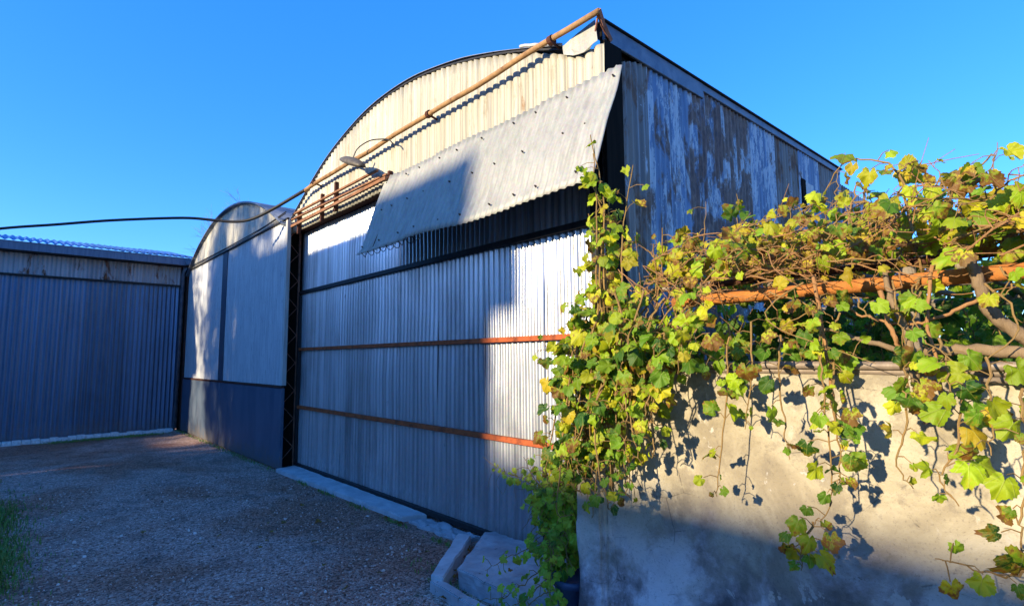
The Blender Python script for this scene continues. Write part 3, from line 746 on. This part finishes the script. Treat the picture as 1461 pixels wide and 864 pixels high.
class Leafage:
    def __init__(s): s.v = []; s.f = []; s.uv = []; s.t = []
    def leaf(s, base, tip, nor, size, tint):
        vv, uv, ff = R.choice(LEAVES); y = tip.normalized(); z = (nor - y * nor.dot(y))
        z = z.normalized() if z.length > 1e-3 else y.orthogonal().normalized(); x = y.cross(z)
        k = len(s.v)
        s.v += [base + (x * p.x + y * p.y + z * p.z) * size for p in vv]; s.uv += uv; s.t += [tint] * len(vv)
        s.f += [tuple(i + k for i in f) for f in ff]
    def build(s, name, mat, parent):
        o = obj(name, s.v, s.f, mat, parent, True); me = o.data
        at = me.attributes.new('tint', 'FLOAT_COLOR', 'POINT')
        at.data.foreach_set('color', [c for t in s.t for c in (t[0], t[1], t[2], 1)])
        ul = me.uv_layers.new(name='UVMap')
        ul.data.foreach_set('uv', [c for l in me.loops for c in s.uv[l.vertex_index]])
        return o
SUN = Vector((-1, .12, .29)).normalized()
def shoot(parent, pts, r0=.006, spacing=.055, size=(.07, .115), tint=(.25, .75), brown=.5, face=None, leafmat='leaf', stemmat='twig', skip=.12, pet=.05, spread=1.0, per=6, name='shoot', bare=0):
    face = face or Vector((-1, -.1, .55))
    line = smooth_line(pts, per, .004)
    mb = MB().tube(line, r0, r0 * .35, 6)
    lf = Leafage(); acc = 0; side = 1; L = sum((line[i + 1] - line[i]).length for i in range(len(line) - 1)); run = 0
    for i in range(len(line) - 1):
        seg = line[i + 1] - line[i]; acc += seg.length; run += seg.length
        while acc > spacing:
            acc -= spacing; side = -side
            if R.random() < skip or run < bare * L: continue
            d = seg.normalized(); a = d.cross(face).normalized() * side
            off = (a * R.uniform(.3, 1.1) + face.normalized() * R.uniform(-.1, 1.0) + Vector((R.gauss(0, .45), R.gauss(0, .45), R.gauss(0, .3)))) * spread
            b = line[i] + off.normalized() * pet * R.uniform(.5, 1.6)
            mb.tube([line[i], (line[i] + b) / 2 + NZ * .01, b], .0021, .0016, 4, False)
            tip = (off.normalized() * .5 + Vector((R.gauss(0, .3), R.gauss(0, .3), -.75 + R.gauss(0, .35))))
            nor = face.normalized() + Vector((R.gauss(0, .5), R.gauss(0, .5), R.gauss(0, .45)))
            young = (1 - .45 * (run / L) ** 2) * (R.uniform(.5, .8) if R.random() < .25 else 1) * .97
            lf.leaf(b, tip, nor, R.uniform(*size) * young, (min(.9 if tint[1] < .95 else 1, max(0, R.gauss((tint[0] + tint[1]) / 2, (tint[1] - tint[0]) / 2))), R.random(), min(1, max(0, R.gauss(brown + .05, .30)))))
    st = mb.build(name, M[stemmat], parent)
    if lf.v: lf.build('foliage', M[leafmat], st)
    return st
def P3(u, w, z, j=.03): return V(u + R.gauss(0, j), w + R.gauss(0, j), z + R.gauss(0, j))

# --- vine that climbs the barn corner and hangs over the pillar
cv = thing('climbing_vine', V(2.0, 2.42, 0), 'dense yellow green grapevine climbing the barn corner and smothering the wall pillar', 'vine')
MB().tube(smooth_line([V(2.42, 2.74, -.02), V(2.38, 2.70, .35), V(2.26, 2.60, .8), V(2.08, 2.41, 1.25), V(2.0, 2.42, 1.7), V(1.95, 2.44, 1.95)], 6, .003), .016, .010, 8, True, .1).build('trunk', M['bark'], cv)
for i in range(10):                                     # up the corner
    u0 = R.uniform(1.75, 2.05); w0 = R.uniform(2.38, 2.56); top = (2.86, 2.78, 2.62, 2.72, 2.45, 2.3, 2.5, 2.2, 2.35, 2.6)[i]; du = (.16, .04, -.1, .12, .1, -.2, 0, -.26, .08, .0)[i]
    shoot(cv, [P3(u0, w0, 1.45), P3(u0 + du * .2, w0 - .02, 1.45 + (top - 1.45) * .35), P3(u0 + du * .6, w0, 1.45 + (top - 1.45) * .7), P3(u0 + du, w0 - .03, top, .02)], .008, .06, (.075, .125), (.42, .72), .42, skip=.1, pet=.06)
for i in range(46):                                    # curtain over the wall end
    u0 = R.uniform(1.26, 2.12); t = (u0 - 1.26) / .86
    z0 = R.uniform(1.6, 1.98); w0 = R.uniform(2.28, 2.50)
    zb = 1.42 - .62 * min(1, t * 1.5) + R.uniform(-.05, .35)
    u1 = u0 + R.uniform(-.06, .14)
    shoot(cv, [P3(u0, w0, z0), P3(u0 + .03, w0 - .08, (z0 + zb) / 2 + .1), P3(u1, w0 - .09, zb + .12), P3(u1, min(2.44, w0 - .04), zb)], .006, .048, (.06, .112), (.12, .62), .38, skip=.08, pet=.055)
for i in range(10):                                    # drifting left in front of the door
    z0 = R.uniform(.95, 1.75); u0 = R.uniform(1.95, 2.12)
    u1 = 2.13 + .26 * min(1, max(0, (1.6 - z0) / .5)) + R.uniform(-.08, .04)
    shoot(cv, [P3(u0, 2.40, z0 + .1), P3((u0 + u1) / 2, 2.42, z0 + .03), P3(u1, 2.46, z0 - .12)], .005, .045, (.055, .10), (.1, .6), .3, skip=.05)
shoot(cv, [V(2.2, 2.43, 1.72), V(2.33, 2.45, 1.69), V(2.46, 2.47, 1.66), V(2.54, 2.48, 1.655)], .003, .07, (.05, .07), (.4, .6), .1, skip=.2)

# --- vine on the pergola
gv = thing('grapevine', V(.3, 2.75, 0), 'old grapevine with twisted trunk, orange canes and autumn leaves on the pergola', 'vine')
tr = MB().tube(smooth_line([V(-.25, 2.75, 0), V(-.10, 2.68, .9), V(.05, 2.60, 1.45), V(.215, 2.54, 1.63), V(.315, 2.50, 1.74), V(.345, 2.47, 1.86), V(.36, 2.48, 1.95)], 8, .003), .030, .017, 10, True, .12).build('trunk', M['bark'], gv, True)
for pts, ra, rb in (([V(.52, 2.47, 1.36), V(.545, 2.44, 1.56), V(.55, 2.45, 1.66), V(.60, 2.46, 1.82), V(.62, 2.5, 1.95)], .017, .009),
                    ([V(.60, 2.50, 1.62), V(.72, 2.47, 1.67), V(.80, 2.46, 1.70), V(.90, 2.46, 1.72)], .011, .006),
                    ([V(.34, 2.48, 1.80), V(.45, 2.45, 1.74), V(.56, 2.46, 1.72), V(.70, 2.47, 1.76), V(.78, 2.48, 1.82)], .007, .004),
                    ([V(.20, 2.52, 1.60), V(.40, 2.52, 1.62), V(.52, 2.50, 1.62)], .024, .016),
                    ([V(.63, 2.45, 1.85), V(.60, 2.43, 1.70), V(.575, 2.44, 1.62)], .009, .008),
                    ([V(.46, 2.44, 1.92), V(.485, 2.42, 1.75), V(.47, 2.41, 1.60), V(.455, 2.41, 1.45)], .007, .005),
                    ([V(.86, 2.44, 1.93), V(.83, 2.41, 1.72), V(.81, 2.40, 1.55), V(.80, 2.41, 1.35)], .008, .006)):
    MB().tube(smooth_line(pts, 6, .003), ra, rb, 8, True, .1).build('limb', M['bark' if ra > .01 else 'cane'], gv, True)
for i in range(96):                                    # thick tangle of last year's canes along the front
    uu = R.uniform(-.3, 1.85); ww = R.uniform(2.34, 2.95); zz = R.uniform(1.93, 2.15) - .07 * max(0, uu - 1.1)
    ln = R.uniform(.25, .8); dz = R.gauss(0, .045); a = V(uu, ww, zz); pts = [a]; d = Vector((R.gauss(0, .25), -1, R.gauss(.05, .2)))
    for q in range(7):
        d = (d + Vector((R.gauss(0, .28), R.gauss(0, .2), R.gauss(-.02, .22)))).normalized(); a = a + d * ln / 6; a.z = min(max(a.z, 1.88), 2.22); pts.append(a.copy())
    mb = MB().tube(smooth_line(pts, 3, .002), R.uniform(.002, .004), .0013, 5)
    for q in (1, 2, 3, 4, 5):
        if R.random() < .8: mb.tube(smooth_line([pts[q], pts[q] + Vector((R.gauss(0, .05), R.gauss(0, .06), R.gauss(.0, .05))), pts[q] + Vector((R.gauss(0, .07), R.gauss(-.05, .1), R.gauss(.0, .09)))], 3, .003), .0026, .0012, 4)
    mb.build('cane', M['cane'], gv)
for i in range(24):                                    # withered small leaves among the canes
    u0 = R.uniform(-.1, 1.7); w0 = R.uniform(2.36, 2.75); z0 = R.uniform(1.98, 2.14) - .06 * max(0, u0 - 1.1)
    shoot(gv, [P3(u0, w0, z0), P3(u0 - .18, w0, z0 + .02), P3(u0 - .36, w0, z0)], .003, .028, (.035, .065), (.8, 1.0), 1.0, skip=.15, stemmat='cane', pet=.04)
for i in range(98):                                    # leafy shoots over the top
    u0 = R.uniform(-.7, 1.75); w0 = R.uniform(2.42, 3.9); z0 = R.uniform(1.98, 2.1)
    hz = R.uniform(.04, .33) * (.6 if u0 < .45 else 1.0 if u0 < 1.1 else .75); du = R.uniform(-.3, .3); dw = R.uniform(-.3, .2)
    shoot(gv, [P3(u0, w0, z0), P3(u0 + du * .4, w0 + dw * .4, z0 + hz * .7), P3(u0 + du, w0 + dw, z0 + hz), P3(u0 + du * 1.4, w0 + dw * 1.5, z0 + hz * .8)], .005, .06, (.075, .125), (.40, .86), .52, skip=.1)
for u0, w0, z0, u1, z1 in ((1.50, 2.75, 2.0, 1.48, 2.44), (1.40, 2.9, 2.0, 1.38, 2.49), (.92, 2.9, 2.05, .88, 2.48), (.80, 2.9, 2.05, .775, 2.47), (.72, 2.8, 2.05, .74, 2.40), (.56, 2.9, 2.05, .54, 2.43), (.48, 2.7, 2.05, .49, 2.38), (.40, 2.6, 2.05, .38, 2.30), (.30, 2.9, 2.05, .30, 2.45), (.66, 2.9, 2.0, .65, 2.33), (.45, 2.8, 2.0, .43, 2.34), (.34, 2.6, 2.0, .33, 2.26), (.22, 2.7, 2.0, .23, 2.28), (1.15, 2.9, 2.0, 1.12, 2.40), (1.25, 3.0, 2.0, 1.27, 2.36)):
    shoot(gv, [V(u0, w0, z0), P3((u0 + u1) / 2, w0, (z0 + z1) / 2, .02), V(u1, w0 - .02, z1)], .004, .06, (.06, .105), (.45, .9), .62, skip=.2, bare=.2, spread=1.1)
for i in range(24):                                    # leaves heaped along the front edge of the roof
    u0 = R.uniform(-.15, 1.75); w0 = R.uniform(2.34, 2.62); z0 = R.uniform(1.95, 2.12) - .06 * max(0, u0 - 1.1)
    shoot(gv, [P3(u0, w0, z0, .02), P3(u0 - .10 + R.gauss(0, .1), w0 - .03, z0 + R.uniform(.0, .08), .02), P3(u0 - .22 + R.gauss(0, .15), w0 - .04, z0 + R.uniform(-.04, .12), .02)], .004, .05, (.06, .105), (.36, .86), .58, skip=.1)
for i in range(16):                                    # leaves drooping under the beam
    u0 = R.uniform(-.1, 1.6); z0 = R.uniform(1.8, 1.95); w0 = R.uniform(2.36, 2.5); ln = R.uniform(.1, .32)
    shoot(gv, [P3(u0, w0, z0, .02), P3(u0 + R.gauss(0, .06), w0 - .03, z0 - ln * .5, .02), P3(u0 + R.gauss(0, .08), w0 - .02, z0 - ln, .02)], .004, .085, (.065, .11), (.3, .75), .5, skip=.3)
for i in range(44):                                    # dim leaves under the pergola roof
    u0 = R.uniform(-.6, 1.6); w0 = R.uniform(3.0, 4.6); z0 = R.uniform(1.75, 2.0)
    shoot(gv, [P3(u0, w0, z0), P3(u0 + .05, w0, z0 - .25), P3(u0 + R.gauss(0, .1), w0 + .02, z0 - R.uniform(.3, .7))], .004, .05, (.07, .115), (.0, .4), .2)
for i in range(40):                                    # leaves over the back of the pergola roof, added to darken the space beneath
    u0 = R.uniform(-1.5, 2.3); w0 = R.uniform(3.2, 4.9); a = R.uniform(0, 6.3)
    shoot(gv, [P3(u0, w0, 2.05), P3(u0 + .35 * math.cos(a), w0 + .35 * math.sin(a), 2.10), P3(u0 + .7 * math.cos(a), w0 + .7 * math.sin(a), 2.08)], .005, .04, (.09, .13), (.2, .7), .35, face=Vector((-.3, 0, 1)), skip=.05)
for i in range(34):                                    # dark-tinted curtain added to blacken the gap between pergola and barn
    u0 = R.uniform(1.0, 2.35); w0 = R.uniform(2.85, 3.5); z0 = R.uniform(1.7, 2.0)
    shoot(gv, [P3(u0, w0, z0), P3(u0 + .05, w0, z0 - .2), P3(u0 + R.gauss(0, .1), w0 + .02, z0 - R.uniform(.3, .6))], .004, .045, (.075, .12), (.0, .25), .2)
hang = [  # strands over the sunny face of the wall: points (u, w, z), then spacing and leaf size
    ([(.84, 2.44, 1.85), (.815, 2.33, 1.62), (.80, 2.30, 1.42), (.79, 2.29, 1.22), (.80, 2.30, 1.06), (.86, 2.30, .97)], .042, (.06, .10), .15),
    ([(.80, 2.42, 1.6), (.77, 2.30, 1.42), (.75, 2.28, 1.25), (.76, 2.28, 1.12)], .045, (.06, .095), .15),
    ([(.86, 2.30, .98), (.90, 2.27, .88), (.905, 2.26, .80)], .028, (.065, .10), .05),
    ([(1.0, 2.42, 1.7), (.97, 2.32, 1.5), (.95, 2.30, 1.3), (.94, 2.30, 1.2)], .06, (.055, .09), .2),
    ([(.56, 2.40, 1.62), (.54, 2.28, 1.50), (.535, 2.26, 1.42)], .06, (.07, .10), .1),
    ([(.45, 2.42, 1.66), (.42, 2.30, 1.54), (.415, 2.28, 1.44)], .05, (.07, .11), .1),
    ([(.55, 2.38, 1.55), (.53, 2.24, 1.36), (.56, 2.22, 1.24), (.52, 2.22, 1.17)], .07, (.075, .11), .25),
    ([(.40, 2.40, 1.5), (.40, 2.25, 1.32), (.44, 2.20, 1.22), (.40, 2.2, 1.14)], .055, (.08, .115), .15),
    ([(.33, 2.40, 1.6), (.31, 2.25, 1.42), (.315, 2.22, 1.30)], .06, (.075, .11), .1),
    ([(.25, 2.38, 1.5), (.24, 2.25, 1.34), (.245, 2.18, 1.2), (.26, 2.14, 1.1), (.24, 2.12, .98), (.25, 2.12, .9)], .06, (.07, .10), .15),
    ([(.22, 2.14, 1.08), (.26, 2.12, 1.0), (.32, 2.10, .985), (.40, 2.09, 1.0), (.45, 2.10, .995)], .055, (.08, .105), .1),
    ([(1.12, 2.42, 1.75), (1.10, 2.34, 1.5), (1.12, 2.31, 1.3)], .055, (.06, .10), .15),
    ([(1.22, 2.40, 1.75), (1.20, 2.32, 1.45), (1.24, 2.30, 1.12), (1.26, 2.31, 1.0)], .05, (.06, .10), .12)]
for pts, spc, sz, sk in hang:
    shoot(gv, [V(*p) for p in pts], .0048, spc * .70, sz, (.18, .62), .46, face=Vector((-1, -.35, .35)), skip=sk, pet=.05)

# --- fresh green creeper at the foot of the pillar
cr = thing('creeper', V(2.55, 2.75, 0), 'bright green creeper at the foot of the door with one runner reaching left', 'creeper')
MB().tube(smooth_line([V(2.52, 2.80, .1), V(2.55, 2.74, .3), V(2.6, 2.72, .6), V(2.56, 2.70, .85)], 5, .004), .010, .006, 8).build('stem', M['twig'], cr)
for i in range(54):
    a = R.uniform(0, 6.3); z0 = R.uniform(.2, .75); u1 = 2.60 + R.gauss(0, .16); w1 = 2.70 + R.gauss(0, .11); z1 = R.uniform(.28, 1.02)
    if z1 > .8: u1 -= .08
    shoot(cr, [P3(2.56, 2.72, z0), P3((2.56 + u1) / 2, (2.72 + w1) / 2, (z0 + z1) / 2 + .08), P3(u1, w1, z1)], .004, .045, (.065, .105), (.3, .85), .1, leafmat='creeper', skip=.05)
shoot(cr, [V(2.75, 2.72, .72), V(2.98, 2.78, .74), V(3.2, 2.84, .735), V(3.42, 2.90, .74), V(3.5, 2.92, .75)], .003, .034, (.05, .075), (.55, .9), .1, leafmat='creeper', skip=.0, pet=.02)
for i in range(5):
    a = V(3.05 + i * .09, 2.82, .72); MB().tube(smooth_line([a, a + Vector((.0, R.uniform(-.02, .05), -.07)), a + Vector((0, R.uniform(-.04, .06), -.14))], 4), .0016, .001, 5).build('tendril', M['twig'], cr)
MB().tube(smooth_line([V(3.5, 2.92, .75), V(3.58, 2.93, .77), V(3.66, 2.93, .80)], 4), .002, .001, 5).build('tendril', M['twig'], cr)
for i in range(7):
    u1 = R.uniform(2.2, 2.5); z1 = R.uniform(.08, .45)
    shoot(cr, [P3(2.5, 2.6, .5), P3((2.5 + u1) / 2, 2.5, .5 * z1 + .3), P3(u1, 2.42, z1)], .004, .042, (.055, .09), (.2, .8), .25, leafmat='creeper', skip=.05)
for pts in ([(2.6, 2.62, .45), (2.72, 2.52, .38), (2.88, 2.45, .28), (3.0, 2.42, .2)], [(2.5, 2.5, .35), (2.62, 2.38, .22), (2.72, 2.32, .14), (2.85, 2.30, .1)], [(2.45, 2.45, .3), (2.5, 2.34, .2), (2.58, 2.28, .15), (2.7, 2.25, .10)], [(2.4, 2.42, .25), (2.45, 2.34, .2), (2.5, 2.27, .12), (2.55, 2.22, .08)]):
    shoot(cr, [V(*p) for p in pts], .004, .04, (.05, .085), (.2, .7), .25, leafmat='creeper', skip=.05)
# flower pot
def pot():
    prof = [(.0, .02), (.085, .02), (.10, .10), (.125, .26), (.14, .27), (.142, .31), (.128, .31), (.12, .27), (.0, .26)]
    vs, fs = [], []; n = 24
    for r, z in prof:
        for j in range(n): vs.append(V(2.38 + r * math.cos(2 * math.pi * j / n), 2.62 + r * math.sin(2 * math.pi * j / n), z - .02))
    for i in range(len(prof) - 1):
        for j in range(n): fs.append((i * n + j, i * n + (j + 1) % n, (i + 1) * n + (j + 1) % n, (i + 1) * n + j))
    o = obj('flower_pot', vs, fs, M['pot'], None, True, V(2.38, 2.62, .0)); tag(o, 'dark blue flower pot at the foot of the wall pillar', 'flower pot')
pot()
grass('weeds', [(9 + i * .7, 2.90, .25, .03) for i in range(9)] + [(4.2 + i * .8, 2.88, .12, .02) for i in range(5)] + [(3.6, 2.5, .2, .05), (3.2, 2.36, .3, .03)], 'sparse low weeds along the foot of the walls and kerb', 1100, .05)
# fallen leaves
for i in range(40):
    lf = Leafage(); u0, w0, z0 = (R.uniform(3.2, 3.9), 0, .02) if i < 14 else (R.uniform(2.7, 6.5), R.uniform(.9, 2.95), .02)
    if i < 14: w0 = 2.35 + (u0 - 3.35) * 1.1 + R.uniform(-.03, .05)
    if i >= 14 and u0 < 3.8 and w0 > 2.45 and u0 < 3.3 + (w0 - 2.44) * .8: z0 = .135
    a = R.uniform(0, 6.3)
    lf.leaf(Vector((0, 0, .0)), Vector((math.cos(a), math.sin(a), .1)), NZ + Vector((R.gauss(0, .2), R.gauss(0, .2), 0)), R.uniform(.035, .06), (1, R.random(), 1))
    o = lf.build('fallen_leaf', M['leaf'], None); o.location = V(u0, w0, z0 + .012)
    tag(o, 'brown fallen vine leaf lying by the kerb and step', 'leaf', 'fallen leaves by the kerb')

# shrub in the shade behind the pergola
sh = thing('garden_shrub', V(.6, 5.2, 0), 'dark leafy shrub in the shade under and behind the pergola', 'shrub')
MB().tube([V(.6, 5.2, 0), V(.62, 5.15, .6), V(.55, 5.1, 1.2)], .04, .02, 8).build('trunk', M['bark'], sh)
for i in range(95):
    u1 = R.uniform(-.3, 2.3); z1 = R.uniform(.9, 2.2); w1 = R.uniform(4.4, 5.5)
    shoot(sh, [P3(.6, 5.2, .5), P3((.6 + u1) / 2, (5.2 + w1) / 2, z1 * .6 + .2), P3(u1, w1, z1)], .006, .055, (.12, .18), (.0, .35), .1, bare=.25, skip=.0)

hg = thing('garden_hedge', V(.6, 7.0, 0), 'dense dark green hedge at the back of the garden behind the pergola', 'hedge')
for uu in (-2.2, -.8, .6, 2.0): MB().tube([V(uu, 7.0, 0), V(uu + .1, 7.02, .7), V(uu, 6.95, 1.6)], .035, .015, 7).build('stem', M['bark'], hg)
lf = Leafage()
for i in range(2600):
    q = V(R.uniform(-3.2, 2.42), R.gauss(7.0, .28), 0); q.z = R.uniform(.05, 2.15 + .25 * noise.noise(q * .9))
    lf.leaf(q, Vector((R.gauss(0, .5), R.gauss(0, .5), -.6)), Vector((-1, R.gauss(0, .5), R.gauss(.3, .5))), R.uniform(.11, .18), (R.uniform(0, .35), R.random(), R.uniform(0, .35)))
lf.build('foliage', M['leaf'], hg)

# bare tree far behind the arched shed
bt = thing('bare_tree', V(24, 7.6, 0), 'leafless pale twigs of a tree rising behind the arched shed', 'tree')
def twig(mb, p, d, l, r, dep):
    q = p + d * l; mb.tube([p, (p + q) / 2 + Vector((R.gauss(0, l * .05), R.gauss(0, l * .05), 0)), q], r, r * .6, 5)
    if dep:
        for _ in range(3): twig(mb, p + d * l * R.uniform(.5, 1), (d + Vector((R.gauss(0, .45), R.gauss(0, .45), R.gauss(.1, .25)))).normalized(), l * R.uniform(.55, .8), r * .55, dep - 1)
MB().tube([V(24, 7.6, 0), V(24, 7.6, 5.5)], .14, .1, 8).build('trunk', M['timber'], bt)
mb = MB()
for i in range(5): twig(mb, V(24, 7.6, 5.2), Vector((R.gauss(0, .5), R.gauss(0, .5), 1)).normalized(), 1.7, .035, 4)
mb.build('crown', M['timber'], bt)

# ------------------------------------------------------------------ across the yard, behind the photographer: what shades the yard
hs = thing('neighbour_house', V(8, -14, 0), 'plastered house with a steep tiled roof across the yard', 'house')
def skew(mb):
    for v in mb.v: v.y += -.12 * (v.x + 12)
    return mb
skew(MB().box((5.74, -20, 0), (12.4, -12, 6.5), .02)).build('wall', M['housewall'], hs)
rv = [V(u, w, z) for z, u0, u1, w0, w1 in ((6.47, 5.745, 12.8, -20.4, -12), (7.05, 5.745, 12.8, -20.4, -12), (7.83, 5.75, 12.5, -20.0, -12.2)) for u, w in ((u0 - .12 * (w0 + 12), w0), (u1 - .12 * (w0 + 12), w0), (u1 - .12 * (w1 + 12), w1), (u0 - .12 * (w1 + 12), w1))]
obj('roof', rv, [(3, 2, 1, 0)] + [(i * 4 + j, i * 4 + (j + 1) % 4, i * 4 + 4 + (j + 1) % 4, i * 4 + 4 + j) for i in range(2) for j in range(4)] + [(8, 9, 10, 11)], M['houseroof'], hs)
mb = MB(); ew = [(5.38, 6.47), (5.82, 6.47), (5.82, 7.83), (5.63, 7.83), (5.38, 7.05)]
mb.add([V(a, -12.02, b) for a, b in ew] + [V(a, -12.25, b) for a, b in ew], [(0, 1, 2, 3, 4), (9, 8, 7, 6, 5)] + [(i, (i + 1) % 5, (i + 1) % 5 + 5, i + 5) for i in range(5)])
mb.build('eave_end', M['houseroof'], hs)  # thin eave piece shaped to cast the stepped shadow on the door
gw = MB().box((12.45, -12.2, 0), (24, -12, 4.15), .01).build('sun_block_wall', M['housewall']); tag(gw, 'unseen plastered wall added across the yard to block sun streaks', 'wall')  # added out of view to stop stray sun reaching the gravel
for uu in (6.8, 8.6, 10.4): MB().box((uu, -11.99, 1), (uu + 1, -11.95, 2.3)).build('window', M['dark'], hs)
lo = thing('neighbour_garage', V(-2, -14, 0), 'long flat roofed outbuilding across the yard beside the house', 'outbuilding')
MB().box((-16, -18, 0), (5.80, -12.05, 5.0), .02).build('wall', M['housewall'], lo)
MB().box((-16.2, -18.2, 5.0), (5.735, -12.01, 5.13), .01).build('roof', M['houseroof'], lo)
def shade_tree(u, w, hz, ru, rz, n, label, hole=.3):
    t = thing('shade_tree', V(u, w, 0), label, 'tree')
    MB().tube(smooth_line([V(u, w, 0), V(u + .1, w, hz * .4), V(u, w + .1, hz)], 4), .22, .08, 8).build('trunk', M['bark'], t)
    vs, fs = [], []; k = 0
    while k < n:
        a, b, c = R.uniform(-1, 1), R.uniform(-1, 1), R.uniform(-1, 1)
        if a * a + b * b + c * c > 1: continue
        p = V(u + a * ru, w + b * 1.6, hz + c * rz)
        if noise.noise(p * .85) + .35 * noise.noise(p * 2.1) < hole - .35: continue
        for _ in range(3):
            q = p + Vector((R.gauss(0, .12), R.gauss(0, .12), R.gauss(0, .12))); d1 = Vector((R.gauss(0, 1), R.gauss(0, 1), R.gauss(0, 1))).normalized(); d2 = d1.orthogonal().normalized()
            s = R.uniform(.06, .11); i = len(vs); vs += [q - d1 * s, q + d2 * s * .5, q + d1 * s, q - d2 * s * .5]; fs.append((i, i + 1, i + 2, i + 3))
        k += 1
    obj('crown', vs, fs, M['treeleaf'], t)
shade_tree(12.65, -9.5, 6.3, 2.15, 3.2, 5600, 'leafy tree across the yard beside the house', .30)
shade_tree(17.6, -9.5, 5.6, 3.7, 3.9, 1900, 'broad leafy tree across the far end of the yard', .36)

# ------------------------------------------------------------------ world, sun, camera
W = bpy.data.worlds.new('World'); sc.world = W; W.use_nodes = True
nt = W.node_tree; bg = nt.nodes['Background']
sk = nt.nodes.new('ShaderNodeTexSky'); sk.sky_type = 'NISHITA'; sk.sun_disc = False
sk.sun_elevation = math.radians(16.1); sk.sun_rotation = math.atan2(-1, .12); sk.air_density = .85; sk.dust_density = .2; sk.ozone_density = 5.0
hsv = nt.nodes.new('ShaderNodeHueSaturation'); hsv.inputs['Saturation'].default_value = 1.16; hsv.inputs['Value'].default_value = 1.25; hsv.inputs['Hue'].default_value = .512
nt.links.new(sk.outputs[0], hsv.inputs['Color']); mxs = nt.nodes.new('ShaderNodeMix'); mxs.data_type = 'RGBA'; mxs.inputs[0].default_value = .5; mxs.inputs[7].default_value = (.03, .575, 1.95, 1)
nt.links.new(hsv.outputs[0], mxs.inputs[6]); nt.links.new(mxs.outputs[2], bg.inputs[0]); bg.inputs[1].default_value = .15
sl = bpy.data.lights.new('sun', 'SUN'); sl.energy = 2.55; sl.angle = math.radians(1.0); sl.color = (1.0, .86, .60)
so = bpy.data.objects.new('sun', sl); COL.objects.link(so); so.rotation_euler = SUN.to_track_quat('Z', 'Y').to_euler(); so.location = (-8, 0, 12)
cd = bpy.data.cameras.new('camera'); cam = bpy.data.objects.new('camera', cd); COL.objects.link(cam); sc.camera = cam
cd.sensor_fit = 'HORIZONTAL'; cd.sensor_width = 36; cd.lens = 19.45; cd.clip_start = .05; cd.clip_end = 1000
# columns: camera right, up, back in (X = w, Y = u, Z)
rt = Vector((.747, -.665, -.007)); upv = Vector((-.062, -.080, .995)); bk = -Vector((.662, .742, .101))
rt.normalize(); bk.normalize(); upv = bk.cross(rt).normalized(); rt = upv.cross(bk)
cam.matrix_world = Matrix.Translation((0, 0, 1.6)) @ Matrix((rt, upv, bk)).transposed().to_4x4()
sc.view_settings.view_transform = 'Standard'; sc.view_settings.look = 'None'; sc.view_settings.exposure = 1.75; sc.view_settings.gamma = 1
sc.render.engine = 'CYCLES'; sc.cycles.use_denoising = True; sc.cycles.max_bounces = 8; sc.cycles.caustics_reflective = False; sc.cycles.caustics_refractive = False
sc.render.resolution_x = 1024; sc.render.resolution_y = 605
